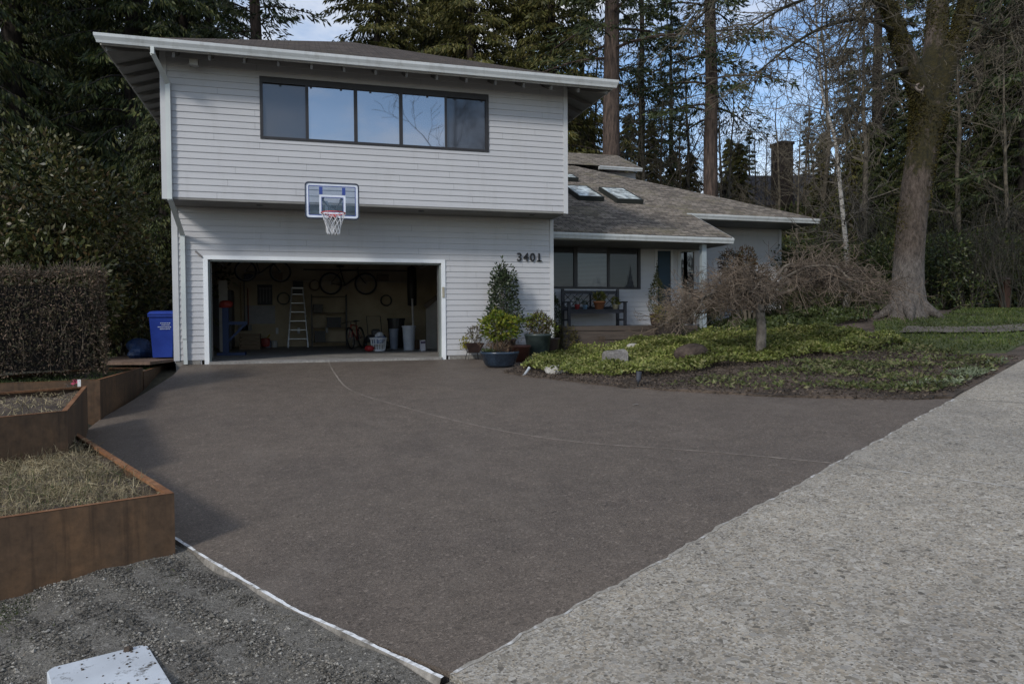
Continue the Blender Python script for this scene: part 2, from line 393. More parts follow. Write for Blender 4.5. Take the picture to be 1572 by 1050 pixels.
# keep the curb curve of the photo
sheet('driveway', drive_poly, DRIVE, 0.0, .4, skirt=.10)
swp = [from_tw(t, wob(t)-.004) for t in np.arange(-.02, tB, .04)]+[sw(tB+.3), sw(30), from_tw(30, -6), from_tw(-.02, -6)]
sheet('sidewalk', swp, WALK, .004, .45, skirt=.10)
def strip(name, pts, wid, mat, off, dz=.0):
    mb = MB(); n = len(pts); L = []; R = []
    for i, p in enumerate(pts):
        a = pts[max(i-1, 0)]; c = pts[min(i+1, n-1)]; d = Vector((c[0]-a[0], c[1]-a[1])).normalized(); w = wid(i) if callable(wid) else wid
        L.append((p[0]-d.y*w/2, p[1]+d.x*w/2)); R.append((p[0]+d.y*w/2, p[1]-d.x*w/2))
    for i in range(n-1):
        mb.quad(*[(q[0], q[1], zg(*q)+off) for q in (R[i], R[i+1], L[i+1], L[i])])
    return tag(mb.build(name, mat), kind='structure')
def smooth_line(P, n=14):
    out = []
    for i in range(len(P)-1):
        p0 = P[max(i-1, 0)]; p1 = P[i]; p2 = P[i+1]; p3 = P[min(i+2, len(P)-1)]
        for k in range(n):
            t = k/n
            out.append(tuple(.5*((2*p1[j])+(-p0[j]+p2[j])*t+(2*p0[j]-5*p1[j]+4*p2[j]-p3[j])*t*t+(-p0[j]+3*p1[j]-3*p2[j]+p3[j])*t**3) for j in range(len(p1))))
    return out+[P[-1]]
JOINT = M2('filled joint', (.135, .114, .095), (.24, .205, .172), 1.4, .8, fine=40)
WJOINT = M2('old joint', (.22, .205, .18), (.56, .545, .51), 3, .9, fine=40)
strip('driveway_joint', smooth_line([g2(*p) for p in [(505, 557), (515, 575), (540, 600), (620, 625), (700, 646), (790, 665), (900, 680), (1040, 690), (1160, 700), (1287, 712)]]), lambda i: .030+.010*math.sin(i*1.7), JOINT, .0035)
strip('sidewalk_joint', smooth_line([from_tw(tw(*g2(1290, 712))[0]+.006*k*math.sin(k), EDGE*tw(*g2(1290, 712))[0]-k*.45) for k in range(0, 12)], 4), lambda i: .013+.006*math.sin(i*2.9), WJOINT, .0072)
strip('sidewalk_joint', smooth_line([sw(tw(*g2(1466, 612))[0]+.005*k, -k*.45-.01) for k in range(0, 12)], 4), lambda i: .014+.004*math.sin(i*2.1), M2('dark joint', (.09, .085, .075), (.20, .19, .165), 5, .9), .0072)
LIME = M2('lime crumbs', (.27, .25, .215), (.52, .515, .50), 9, .9, fine=60, lo=.52, hi=.66)
strip('sidewalk_edge', [from_tw(t, wob(t)-.016) for t in np.arange(0, tB, .05)], lambda i: .022+.012*math.sin(i*.9)*math.sin(i*.37), LIME, .0065)
# white-washed concrete edge down the left side of the driveway and its bare side face
cl = smooth_line([g2(262, 818), g2(268, 825), g2(330, 864), g2(400, 905), g2(460, 939), g2(520, 965), g2(600, 1003), g2(680, 1040)], 8)
def edge_noise(i): return .009+.003*math.sin(i*2.3)+.003*math.sin(i*.77)
CURBW = M2('white lime residue', (.20, .185, .16), (.66, .67, .67), 10, .85, fine=40, lo=.34, hi=.52)
CURBS = M2('bare concrete side', (.11, .10, .085), (.27, .25, .22), 6, .9, .6, .01, fine=30)
mb = MB(); ms = MB()
for i in range(len(cl)-1):
    p, q = cl[i], cl[i+1]; d = Vector((q[0]-p[0], q[1]-p[1])).normalized(); nrm = Vector((d.y, -d.x))  # towards the gravel
    if nrm.x > 0: nrm = -nrm
    w0, w1 = edge_noise(i), edge_noise(i+1); z0, z1 = zg(*p), zg(*q)
    a = (p[0]-nrm.x*w0, p[1]-nrm.y*w0, z0+.005); b_ = (q[0]-nrm.x*w1, q[1]-nrm.y*w1, z1+.005)
    c = (q[0]+nrm.x*.012, q[1]+nrm.y*.012, z1+.003); e = (p[0]+nrm.x*.012, p[1]+nrm.y*.012, z0+.003)
    mb.quad(a, b_, c, e)
    k0, k1 = .03+.012*math.sin(i*.6), .03+.012*math.sin((i+1)*.6)
    ms.quad(e, c, (q[0]+nrm.x*(.02+k1), q[1]+nrm.y*(.02+k1), z1-.14), (p[0]+nrm.x*(.02+k0), p[1]+nrm.y*(.02+k0), z0-.14))
tag(mb.build('driveway_edge', CURBW), kind='structure'); tag(ms.build('driveway_edge_side', CURBS), kind='structure')
# gravel patch in the near left corner, lower than the driveway
def gb(x, y): return .014*math.sin(x*5+1.3*y)+.012*math.sin(y*7.7-x*3.1)+.008*math.sin(x*17+y*13)+.058-.020*ss(-11.6, -12.7, y)
grav_poly = [(c[0]-.022, c[1]-.012) for c in cl]+[(2.62, -13.0), (2.6, -13.4), (2.3, -15.5), (-3, -15.5), (-4, -11.5), (-1.5, -10.2), (.3, -9.5), (.9, -10.2)]
sheet('gravel_bed', grav_poly, GRAV, -.065, .16, bumpf=gb)
# planting bed (mulch), lawn and path on the right
rj = random.Random(12)
be2 = [(x-rj.uniform(-.02, .07)*.8, y-rj.uniform(-.02, .07)*.6) for x, y in resample(bed_edge+[cornerB], .2) if tw(x, y)[1] > .12+EDGE*7 and (x-5.5)*(5.0)+(y+3.2)*(-4.2)*-1 > -99]
be2 = be2[:max(i for i, q in enumerate(be2) if q[0] > cornerB[0]-.5)+1]
bed_poly = be2+[cornerB]+[sw(t) for t in (tB+.5, tB+3, tB+6, 22, 29)]+[(31, 6), (17.5, 6), (17, 3.1), (12.2, 3.1), (12.2, .6), (8.5, .1), (8.5, -.35), (7.35, -.9), (6.35, -2.0)]
def bb(x, y): return .045+.02*math.sin(x*3.3+y)*math.sin(y*2.9)+.008*math.sin(x*11+y*7)
sheet('planting_bed', bed_poly, SOIL, -.025, .22, bumpf=bb, skirt=.09)
LAWNP = [g2(*p) for p in [(1370, 533), (1480, 548), (1535, 566)]]
lawn_poly = [g2(1345, 511), g2(1390, 533), g2(1470, 545)]+[sw(tw(*g2(1572, 553))[0]+.6, .35), sw(17, .3), sw(29, .3), (30.5, 3.2), (21, .8), g2(1450, 487), g2(1395, 486), g2(1340, 497)]
sheet('lawn', lawn_poly, LAWN, .045, .4, bumpf=lambda x, y: .012*math.sin(x*2.1+y*1.4), skirt=.12)
pth = [g2(1386, 511), g2(1440, 511.5), g2(1500, 511), g2(1572, 508), (24.5, -4.6), (29, -3.0)]
strip('garden_path', smooth_line(pth, 6), lambda i: .95+.1*math.sin(i), PATHM, .085)
tag(MB().prism([(-.62, 2.6), (-.62, .06), (-.86, -.95), (-1.9, -.6), (-2.2, 5), (-.62, 5)], .03, .085).build('brick_path', BRICK), kind='structure')

# ------------------------------------------------------------------ THE HOUSE
XL, XR, OV = -.573, 7.63, .979
house = thing('house', 'grey lap sided two storey house with open double garage and lower wing on the right', 'house', (3.5, 0, 0))
def siding(x0, x1, z0, z1, y, openings, exp=.126, out=-1, zoff=0, n_var=None):
    """lap boards on a wall facing -Y; openings = (x0,x1,z0,z1)"""
    mb = MB(); cuts = sorted(set([x0, x1]+[min(max(v, x0), x1) for o in openings for v in o[:2]]))
    k = 0; z = z0
    while z < z1-1e-4:
        zt = min(z+exp, z1)
        for a, b in zip(cuts, cuts[1:]):
            spans = [(z, zt)]
            for o in openings:
                if o[0] < (a+b)/2 < o[1]:
                    ns = []
                    for s0, s1 in spans:
                        if o[3] <= s0 or o[2] >= s1: ns.append((s0, s1)); continue
                        if s0 < o[2]: ns.append((s0, o[2]))
                        if s1 > o[3]: ns.append((o[3], s1))
                    spans = ns
            for s0, s1 in spans:
                f0 = (s0-z)/exp; f1 = (s1-z)/exp; t0 = .0155*(1-f0)+.004; t1 = .0155*(1-f1)+.004
                mb.quad((a, y-t0, s0), (b, y-t0, s0), (b, y-t1, s1), (a, y-t1, s1))
                mb.quad((a, y, s0), (b, y, s0), (b, y-t0, s0), (a, y-t0, s0))
        z = zt
    return mb
def butt_joints(z0, z1, y, x0, x1, openings, seed, exp=.126):
    r = random.Random(seed); z = z0; mb = MB(); k = 0
    while z < z1-exp:
        x = x0+((k*1.37) % 2.4)+r.uniform(.3, 1.2)
        while x < x1-.2:
            if not any(o[0]-.05 < x < o[1]+.05 and z+exp > o[2] and z < o[3] for o in openings): mb.quad((x, y-.021, z+.002), (x+.005, y-.021, z+.002), (x+.005, y-.0055, z+exp), (x, y-.0055, z+exp))
            x += r.uniform(2.6, 3.7)
        z += exp; k += 1
    return mb
GO = (0.0, 5.06, -.1, 2.215)
# lower and upper front walls
build2('wall', [(siding(XL+.03, XR-.03, .06, 3.24, 0, [GO]), PAINT), (butt_joints(.06, 3.0, 0, XL+.1, XR-.1, [GO], 8), flat('caulked seam', (.20, .20, .205)))], house)
UW = (1.206, 5.8455, 4.442, 5.663)
build2('wall', [(siding(XL+.03, XR-.03, 3.235, 6.12, -OV, [UW]), PAINT), (butt_joints(3.235, 5.9, -OV, XL+.1, XR-.1, [UW], 5), flat('caulked seam', (.20, .20, .205)))], house)
mb = MB()   # side and rear walls
mb.box(XL, XL+.12, .02, 8.5, 0, 3.2).box(XR-.12, XR, .02, 8.5, 0, 3.2).box(XL+.12, XR-.12, 8.38, 8.5, 0, 3.2)
mb.box(XL, XL+.12, -OV+.02, 8.5, 3.24, 6.1).box(XR-.12, XR, -OV+.02, 8.5, 3.24, 6.1).box(XL+.12, XR-.12, 8.38, 8.5, 3.24, 6.1)
mb.box(XL+.12, UW[0]-.01, -OV+.002, -OV+.12, 3.24, 6.1).box(UW[1]+.01, XR-.12, -OV+.002, -OV+.12, 3.24, 6.1).box(UW[0]-.01, UW[1]+.01, -OV+.002, -OV+.12, 3.24, 4.43).box(UW[0]-.01, UW[1]+.01, -OV+.002, -OV+.12, 5.675, 6.1)
mb.box(XL+.12, -.06, .004, .12, -.2, 3.2).box(5.12, XR-.12, .004, .12, -.2, 3.2).box(-.06, 5.12, .004, .12, 2.24, 3.2)
mb.build('side_wall', PAINT, house)
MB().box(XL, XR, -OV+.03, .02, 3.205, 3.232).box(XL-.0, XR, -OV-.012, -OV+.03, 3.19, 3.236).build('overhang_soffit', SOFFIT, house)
FOUND = M2('foundation concrete', (.16, .15, .14), (.24, .23, .21), 4, .9, fine=20)
for x0, x1 in ((XL+.02, -.085), (5.15, XR-.02)): MB().box(x0, x1, -.008, .1, -.3, .058).build('foundation', FOUND, house)
for x0, x1, y, z0, z1 in ((XL-.012, XL+.10, 0, .05, 3.19), (XR-.075, XR+.012, 0, .05, 3.19), (XL-.012, XL+.10, -OV, 3.19, 6.05), (XR-.085, XR+.012, -OV, 3.19, 6.05)):
    MB().box(x0, x1, y-.034, y+.06, z0, z1).build('corner_board', TRIM, house)
# garage opening trim, threshold
gt = MB().box(0, .09, -.035, .14, -.03, 2.215).box(4.97, 5.06, -.035, .14, -.03, 2.215).box(.09, 4.97, -.035, .14, 2.135, 2.215).build('garage_door_trim', WHITE, house)
MB().box(.09, .125, .03, .2, 0, 2.10).box(4.935, 4.97, .03, .2, 0, 2.10).box(.125, 4.935, .03, .2, 2.10, 2.135).build('weatherstrip', flat('grey weatherstrip', (.18, .2, .19)), gt)
MB().box(4.985, 5.035, -.052, -.035, 1.36, 1.60).build('keypad', flat('beige keypad', (.32, .29, .22)), house)
MB().bar((-.14, -.02, 2.30), (-.02, -.05, 2.18), .03, .03).build('sensor_bracket', flat('dull metal bracket', (.12, .11, .11), .4), house)
# garage interior: drywall shell, sloped slab
mb = MB(); gx0, gx1, gy0, gy1, gz = XL+.14, XR-.14, .122, 6.6, 2.72
mb.quad((gx0, gy1, -.02), (gx1, gy1, -.02), (gx1, gy1, gz), (gx0, gy1, gz)); mb.quad((gx0, gy0, -.02), (gx0, gy1, -.02), (gx0, gy1, gz), (gx0, gy0, gz))
mb.quad((gx1, gy1, -.02), (gx1, gy0, -.02), (gx1, gy0, gz), (gx1, gy1, gz)); mb.quad((gx0, gy0, gz), (gx0, gy1, gz), (gx1, gy1, gz), (gx1, gy0, gz))
mb.box(gx0+.002, .09, gy0, gy0+.02, 0, gz-.01).box(4.97, gx1-.002, gy0, gy0+.02, 0, gz-.01).box(.09, 4.97, gy0, gy0+.02, 2.2, gz-.01)
mb.build('garage_interior', DRYWALL, house)
def gzf(y): return .01+.016*max(0, y)
MB().quad((.09, -.06, .012), (4.97, -.06, .012), (4.97, .0, .014), (.09, .0, .014)).quad((.09, -.06, .012), (4.97, -.06, .012), (4.97, -.06, -.2), (.09, -.06, -.2)).quad((gx0, .0, gzf(0)), (gx1, .0, gzf(0)), (gx1, gy1, gzf(gy1)), (gx0, gy1, gzf(gy1))).build('garage_floor', CONC_IN, house)
MB().quad((.09, -.055, .018), (4.97, -.055, .018), (4.97, .05, .020), (.09, .05, .020)).build('threshold', M2('pale threshold concrete', (.38, .37, .35), (.52, .51, .49), 6, .8, fine=30), house)
gd = MB()
for i in range(4): gd.box(.15, 4.9, .45+i*.56, .995+i*.56, 2.30, 2.345)
gd.build('garage_door', flat('rolled up door panels', (.05, .048, .045)), house)
TRK = flat('galvanised track', (.20, .19, .18), .4, .5)
for x in (.11, 4.945): MB().bar((x, .24, .1), (x, .24, 2.25), .03, .05).bar((x, .22, 2.24), (x, 3, 2.25), .04, .05).build('door_track', TRK, house)
# interior staircase behind the right jamb
ST = thing  # readability
MB().prism([(5.28, 4.05), (6.9, 4.05), (6.9, 4.10), (5.28, 4.10)], .05, .06).build('stair_base', LUMBER, house)
mb = MB(); mb.v = [(5.27, 4.0, .06), (7.3, 4.0, .06), (7.3, 4.0, 2.72), (5.27, 4.0, 1.22)]; mb.f = [(0, 1, 2, 3)]
mb.build('stair_wall', M2('white stair panelling', (.19, .185, .175), (.25, .245, .235), 2, .7), house)
MB().bar((5.24, 3.97, 1.24), (7.3, 3.97, 2.86), .05, .12).build('stair_stringer', LUMBER, house)
MB().box(5.44, 5.62, 3.2, 3.24, .06, .78).build('stair_gate', flat('brown board', (.07, .04, .022)), house)
# upper window: five lights
wf = MB().box(UW[0], UW[1], -OV-.03, -OV+.05, 4.442, 4.492).box(UW[0], UW[1], -OV-.03, -OV+.05, 5.545, 5.663).box(UW[0], 1.26, -OV-.03, -OV+.05, 4.492, 5.545).box(5.78, UW[1], -OV-.03, -OV+.05, 4.492, 5.545)
for a, b in ((2.07, 2.13), (3.02, 3.09), (3.94, 4.01), (4.90, 4.94)): wf.box(a, b, -OV-.026, -OV+.05, 4.492, 5.545)
win = wf.build('window', DARKF, house)
for i, (a, b) in enumerate(((1.26, 2.07), (2.13, 3.02), (3.09, 3.94), (4.01, 4.90), (4.94, 5.78))):
    o = MB().box(a+.001, b-.001, -OV+.012+(.012 if i in (0, 4) else 0), -OV+.022+(.012 if i in (0, 4) else 0), 4.493, 5.544).build('pane', SCREEN if i in (0, 4) else GLASS, win)
    o['label'] = ['leftmost screened dark pane', 'pane reflecting cloud', 'middle pane reflecting blue sky', 'pane reflecting bare branches', 'rightmost screened dark pane'][i]
MB().box(UW[0]+.05, UW[1]-.05, -OV+.06, -OV+.07, 4.4, 5.7).build('blind', flat('dark room behind', (.02, .02, .025)), win)  # dark sheet stands in for the unlit room behind the panes
# hip roof
EX0, EX1, EY0, EY1, EZ, RM = -1.44, 8.44, -1.64, 9.3, 5.93, .418
cxm = (EX0+EX1)/2-.25; h = (EX1-EX0)/2; rz = EZ+RM*h
ry0, ry1 = EY0+h-.3, EY1-h+.3
P = [(EX0, EY0, EZ), (EX1, EY0, EZ), (EX1, EY1, EZ), (EX0, EY1, EZ)]; Rg = [(cxm, ry0, rz), (cxm, ry1, rz)]
mb = MB().quad(P[0], P[1], Rg[0]).quad(P[1], P[2], Rg[1], Rg[0]).quad(P[2], P[3], Rg[1]).quad(P[3], P[0], Rg[0], Rg[1])
mb.build('roof', ROOF2, house)
# sloped soffit boards under it with rafter tails
sz = lambda d: EZ-.155+RM*.55*d
mb = MB(); d1 = OV-EY0-2*OV if False else (-OV-EY0)
mb.quad((EX0+.03, EY0+.03, EZ-.15), (EX1-.03, EY0+.03, EZ-.15), (XR, -OV, EZ-.15+RM*.66), (XL, -OV, EZ-.15+RM*.66))
mb.quad((EX0+.03, EY0+.03, EZ-.15), (XL, -OV, EZ-.15+RM*.66), (XL, 8.5, EZ-.15+RM*.66), (EX0+.03, EY1, EZ-.15))
mb.quad((EX1-.03, EY0+.03, EZ-.15), (EX1-.03, EY1, EZ-.15), (XR, 8.5, EZ-.15+RM*.66), (XR, -OV, EZ-.15+RM*.66))
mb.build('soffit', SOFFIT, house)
RAFT = M2('rafter paint', (.12, .116, .108), (.16, .155, .147), 3, .6)
def raft(a, b, w, h): MB().bar(a, b, w, h).build('rafter_tail', RAFT, house)
for x in np.arange(-.25, 7.7, .61): raft((x, EY0+.05, EZ-.20), (x, -OV, EZ-.20+RM*.62), .045, .09)
for y in np.arange(-.6, 8.6, .61):
    raft((EX0+.06, y, EZ-.19), (XL, y, EZ-.19+RM*.62), .04, .07)
    if y < 2: raft((EX1-.06, y, EZ-.19), (XR, y, EZ-.19+RM*.62), .04, .07)
for (a, b) in (((EX0+.08, EY0+.08), (XL, -OV)), ((EX1-.08, EY0+.08), (XR, -OV))): raft((a[0], a[1], EZ-.19), (b[0], b[1], EZ-.19+RM*.62), .05, .08)
FASC = M2('fascia paint', (.40, .40, .39), (.46, .46, .45), 2, .6)
MB().box(EX0, EX0+.03, EY0, EY1, EZ-.15, EZ+.01).box(EX1-.03, EX1, EY0, EY1, EZ-.15, EZ+.01).box(EX0+.03, EX1-.03, EY0, EY0+.03, EZ-.15, EZ+.01).build('fascia', FASC, house)
def gutter(x0, x1, y, z, zr, par, hh=.135, dd=.12, mit=.10):
    """K-style gutter: profile swept along X with mitred ends"""
    prof = [(0, -hh), (-dd*.62, -hh), (-dd*.72, -hh*.72), (-dd*.98, -hh*.34), (-dd, -hh*.06), (-dd, 0), (-dd*.9, 0), (-dd*.9, -hh*.2), (0, -hh*.2)]
    mb = MB(); m = len(prof); n = 2
    for i, x in enumerate((x0, x1)):
        for (py, pz) in prof:
            s = (-1 if i == 0 else 1)*mit*(-py/dd); mb.v.append((x+s, y+py, (z if i == 0 else zr)+pz))
    for k in range(m-1): mb.f.append((k, k+1, m+k+1, m+k))
    mb.f.append(tuple(range(m))); mb.f.append(tuple(range(m, 2*m))[::-1])
    return mb.build('gutter', GUTTER, par)
gutter(EX0+.02, EX1, EY0, EZ+.018, EZ+.03, house, .155)
# downspout, from the gutter down the left corner
def spout(mb, pts, w=.085, d=.06):
    for a, b in zip(pts, pts[1:]): mb.bar(a, b, w, d, up=(0, 1, 0) if abs(Vector(b).z-Vector(a).z) > .2 else (0, 0, 1))
mb = MB()
gx = -.44
spout(mb, [(gx-.14, EY0-.05, EZ-.13), (gx-.14, EY0-.05, EZ-.26)]); spout(mb, [(gx-.14, EY0-.05, EZ-.24), (gx, -OV-.07, EZ-.56)]); spout(mb, [(gx, -OV-.07, EZ-.54), (gx, -OV-.07, 3.18)])
spout(mb, [(gx, -OV-.07, 3.19), (gx+.07, -.075, 2.62)]); spout(mb, [(gx+.07, -.075, 2.64), (gx+.07, -.075, .50)]); spout(mb, [(gx+.075, -.06, .51), (gx+.085, -.06, -.02)], .075, .05)
mb.build('downspout', DOWNSP, house)
mb = MB(); mb.box(-.02, .13, -1.33, -1.19, 5.66, 5.78); mb.build('floodlight', flat('floodlight housing', (.28, .27, .25)), house)
for x in (1.15, 4.45, 6.95): MB().lathe([(.055, -.012), (.07, 0)], (x, -.55, 3.203), 14, True, True).build('soffit_light', flat('recessed light', (.05, .05, .05)), house)
# house number: four separate metal digits
def text_mesh(body, size, ext):
    cu = bpy.data.curves.new('digits', 'FONT'); cu.body = body; cu.size = size; cu.extrude = ext; cu.offset = .004
    o = bpy.data.objects.new('digits', cu); COL.objects.link(o); bpy.context.view_layer.update()
    me = bpy.data.meshes.new_from_object(o.evaluated_get(bpy.context.evaluated_depsgraph_get())); bpy.data.objects.remove(o); return me
for ch, x in zip('3401', (6.735, 6.895, 7.055, 7.215)):
    me = text_mesh(ch, .265, .012); me.name = 'house_number'; me.materials.append(BLACK)
    if ch == '1':   # serif feet for the 1
        s = MB().box(-.005, .105, -.0, .022, -.012, .012); base = len(me.vertices)
        import bmesh
        bm = bmesh.new(); bm.from_mesh(me); vs = [bm.verts.new((p[0]+.02, p[1], p[2])) for p in s.v]
        for f in s.f: bm.faces.new([vs[i] for i in f])
        bm.to_mesh(me); bm.free()
    o = bpy.data.objects.new('house_number', me); COL.objects.link(o); o.parent = house
    o.rotation_euler = (PI/2, 0, 0); o.location = (x-3.5, -.040, 2.215); o['label'] = 'black metal digit %s' % ch
# ---- the lower wing
WM = .43; E1Y, E1Z = .40, 2.96
def ws(y): return E1Z+WM*(y-E1Y)
E2Y, E3Y, RGY = 2.55, 8.3, 10.5
XA, XB, XC = 12.70, 17.06, 14.0
WWY = 3.9; WWX = atY(1198, 380, WWY).x
hipx = lambda y: XB-(y-E2Y)*.98
mb = MB()
mb.v = [(7.64, E1Y, ws(E1Y)), (XA, E1Y, ws(E1Y)), (XA, E2Y, ws(E2Y)), (XB, E2Y, ws(E2Y)), (hipx(E3Y+.6), E3Y+.6, ws(E3Y+.6)), (7.64, E3Y+.6, ws(E3Y+.6))]
mb.f = [(0, 1, 2, 5), (2, 3, 4, 5)]
mb.quad((XB, E2Y, ws(E2Y)), (XB, 12, ws(E2Y)), (hipx(E3Y+.6), 9.5, ws(E3Y+.6)), (hipx(E3Y+.6), E3Y+.6, ws(E3Y+.6)))
wr = mb.build('wing_roof', ROOF, house)
zu = .02
MB().quad((4, E3Y, ws(E3Y)+zu+.05), (XC, E3Y, ws(E3Y)+zu+.05), (XC, RGY, ws(RGY)+zu+.05), (4, RGY, ws(RGY)+zu+.05)).quad((4, RGY, ws(RGY)+zu+.05), (XC, RGY, ws(RGY)+zu+.05), (XC, RGY+3, ws(RGY-3)+zu+.05), (4, RGY+3, ws(RGY-3)+zu+.05)).build('ridge_roof', ROOF, house)
def eave(x0, x1, y, z, zr, depth, par, hh=.16):
    MB().box(x0, x1-.02, y+.002, y+.03, z-hh, z-.015).build('fascia', FASC, par)
    gutter(x0, x1, y, z-.005, zr-.005, par, hh*.85, .10, .0)
eave(7.66, XA, E1Y, ws(E1Y), ws(E1Y)-.03, 1.6, house)
eave(12.55, XB, E2Y, ws(E2Y), ws(E2Y)-.02, .7, house)
eave(12.3, XC, E3Y, ws(E3Y)+.06, ws(E3Y)+.05, .4, house, .13)
MB().box(12.0, XC-.05, E3Y+.4, 12, 5.0, ws(E3Y)-.05).build('clerestory_wall', PAINT, house)
MB().bar((XA+.012, E1Y, ws(E1Y)-.07), (XA+.012, E2Y, ws(E2Y)-.07), .024, .12).build('rake_board', FASC, house)
MB().bar((XC+.012, E3Y, ws(E3Y)), (XC+.012, RGY, ws(RGY)), .024, .12).build('rake_board', FASC, house)
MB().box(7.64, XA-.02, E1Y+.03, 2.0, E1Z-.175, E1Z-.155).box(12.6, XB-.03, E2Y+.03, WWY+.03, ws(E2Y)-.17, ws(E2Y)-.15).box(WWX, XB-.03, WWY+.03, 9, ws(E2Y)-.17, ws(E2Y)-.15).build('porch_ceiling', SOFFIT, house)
PW = (7.7, 10.86, 1.68, 2.93)
siding(7.64, 12.3, .2, 2.80, 2.0, [PW, (11.30, 11.86, .6, 2.83), (12.02, 12.56, .6, 2.83)]).build('wall', PAINT, house)
siding(12.2, WWX-.03, .2, 3.72, WWY, []).build('wall', PAINT, house)
MB().box(12.19, 12.3, 2.0, WWY+.08, .1, 3.5).box(WWX-.1, WWX, WWY-.03, 9, .1, 3.75).box(WWX-.09, WWX+.012, WWY-.04, WWY-.02, .1, 3.72).box(7.64, 12.2, 2.03, 2.1, .1, .65).box(7.64, 12.2, 2.12, 2.16, .65, 2.95).box(12.3, WWX-.1, WWY+.02, WWY+.08, .1, 3.7).build('side_wall', PAINT, house)
w2 = MB().box(7.7, 10.86, 1.965, 2.05, 1.68, 1.735).box(7.7, 10.86, 1.965, 2.05, 2.80, 2.87).box(10.79, 10.86, 1.965, 2.05, 1.735, 2.80)
for a, b in ((8.92, 9.02), (9.88, 9.95), (7.7, 7.76)): w2.box(a, b, 1.97, 2.05, 1.735, 2.80)
w2 = w2.build('window', DARKF, house)
for i, (a, b) in enumerate(((7.76, 8.92), (9.02, 9.88), (9.95, 10.79))):
    o = MB().box(a+.001, b-.001, 2.0+(0 if i == 1 else .012), 2.012+(0 if i == 1 else .012), 1.736, 2.799).build('pane', BLINDS if i == 1 else BLINDS_D, w2)
dr = MB().box(11.37, 11.78, 2.0, 2.04, .72, 2.74).build('door', TEAL, house)
MB().box(11.42, 11.73, 1.99, 1.999, 1.75, 2.6).box(11.42, 11.73, 1.99, 1.999, .9, 1.6).build('door_panel', TEAL, dr)
MB().lathe([(.03, 0), (.032, .03), (.02, .05)], (11.72, 1.96, 1.68), 10).build('handle', flat('brass', (.3, .22, .1), .3, .8), dr)
MB().box(11.28, 11.37, 1.965, 2.05, .7, 2.80).box(11.78, 11.86, 1.965, 2.05, .7, 2.80).box(11.37, 11.78, 1.965, 2.05, 2.74, 2.80).build('door_casing', TRIM, house)
sl = MB().box(12.0, 12.09, 1.96, 2.05, .7, 2.80).box(12.50, 12.70, 1.96, 2.05, .7, 2.80).box(12.09, 12.50, 1.96, 2.05, 2.72, 2.80).build('sidelight', TRIM, house)
MB().box(12.09, 12.50, 2.0, 2.01, .72, 2.72).build('pane', glass_mat('dark sidelight glass', (.012, .011, .013), .10), sl)
MB().box(11.91, 12.04, .55, .68, .3, 2.79).build('porch_post', M2('blue grey post paint', (.24, .28, .30), (.30, .34, .36), 2, .5), house)
MB().box(8.05, 11.75, .5, 1.98, .58, .69).box(8.06, 11.74, .52, 1.98, .05, .58).box(9.0, 11.3, .1, .498, .36, .44).box(9.01, 11.29, .12, .498, 0, .36).build('porch_deck', LUMBER, house)
for i, px in enumerate((((924, 288), (957, 288.5), (979.5, 305), (948, 305)), ((866, 284), (899, 285), (922.7, 301.2), (890.8, 300.2)), ((838, 266), (872, 266.8), (888, 272), (856, 271.5)))):
    nrm = Vector((0, -WM, 1)).normalized(); Q = []
    for (x, y) in px:
        d = ray(x, y); p0 = Vector((0, E1Y, E1Z+.14)); n_ = Vector((0, -WM, 1)); Q.append(CV+d*((p0-CV).dot(n_)/d.dot(n_)))
    # square the quad up on the roof plane: two edges along X, two up the slope
    x0 = (Q[3].x+Q[0].x)/2; x1 = (Q[2].x+Q[1].x)/2; ya = (Q[2].y+Q[3].y)/2; yb = (Q[0].y+Q[1].y)/2
    pl = lambda x, y, o: (x-nrm.x*0, y+nrm.y*o, ws(y)+nrm.z*o)
    mb = MB()
    for (xa, xb, y0, y1) in ((x0-.05, x0, ya-.05, yb+.05), (x1, x1+.05, ya-.05, yb+.05), (x0, x1, ya-.05, ya), (x0, x1, yb, yb+.05)):
        n = len(mb.v); mb.v += [pl(xx, yy, o) for o in (-.02, .135) for yy in (y0, y1) for xx in (xa, xb)]
        mb.f += [tuple(n+k for k in q) for q in ((0, 2, 3, 1), (4, 5, 7, 6), (0, 1, 5, 4), (2, 6, 7, 3), (0, 4, 6, 2), (1, 3, 7, 5))]
    s = mb.build('skylight', flat('dark skylight curb', (.022, .026, .024)), house)
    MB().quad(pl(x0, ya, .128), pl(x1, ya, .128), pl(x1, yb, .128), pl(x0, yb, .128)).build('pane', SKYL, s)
# ------------------------------------------------------------------ basketball hoop on the overhang
BW = flat('white board print', (.62, .66, .74)); BBL = flat('blue board print', (.03, .06, .25)); NAVY = flat('navy board edge', (.025, .032, .055))
RED = flat('faded red steel', (.45, .07, .07)); NETM = flat('white net cord', (.55, .56, .58)); ACR, nt, b = new_mat('clear acrylic')
gl = N(nt, 'ShaderNodeBsdfTransparent'); gl.inputs[0].default_value = (.80, .83, .88, 1); gg = N(nt, 'ShaderNodeBsdfGlossy'); gg.inputs['Roughness'].default_value = .05
nz = noise(nt, coord(nt), 6, 3); fr = ramp(nt, nz, [(.3, (.03, .03, .03)), (.7, (.07, .07, .07))])
mx = N(nt, 'ShaderNodeMixShader'); nt.links.new(fr, mx.inputs[0]); nt.links.new(gl.outputs[0], mx.inputs[1]); nt.links.new(gg.outputs[0], mx.inputs[2]); nt.links.new(mx.outputs[0], nt.nodes['Material Output'].inputs[0])
HX, HY, HZ = 2.545, -1.5, 3.2
hoop = thing('basketball_hoop', 'basketball hoop with clear white and blue bordered backboard above the garage opening', 'basketball hoop', (HX, HY, HZ))
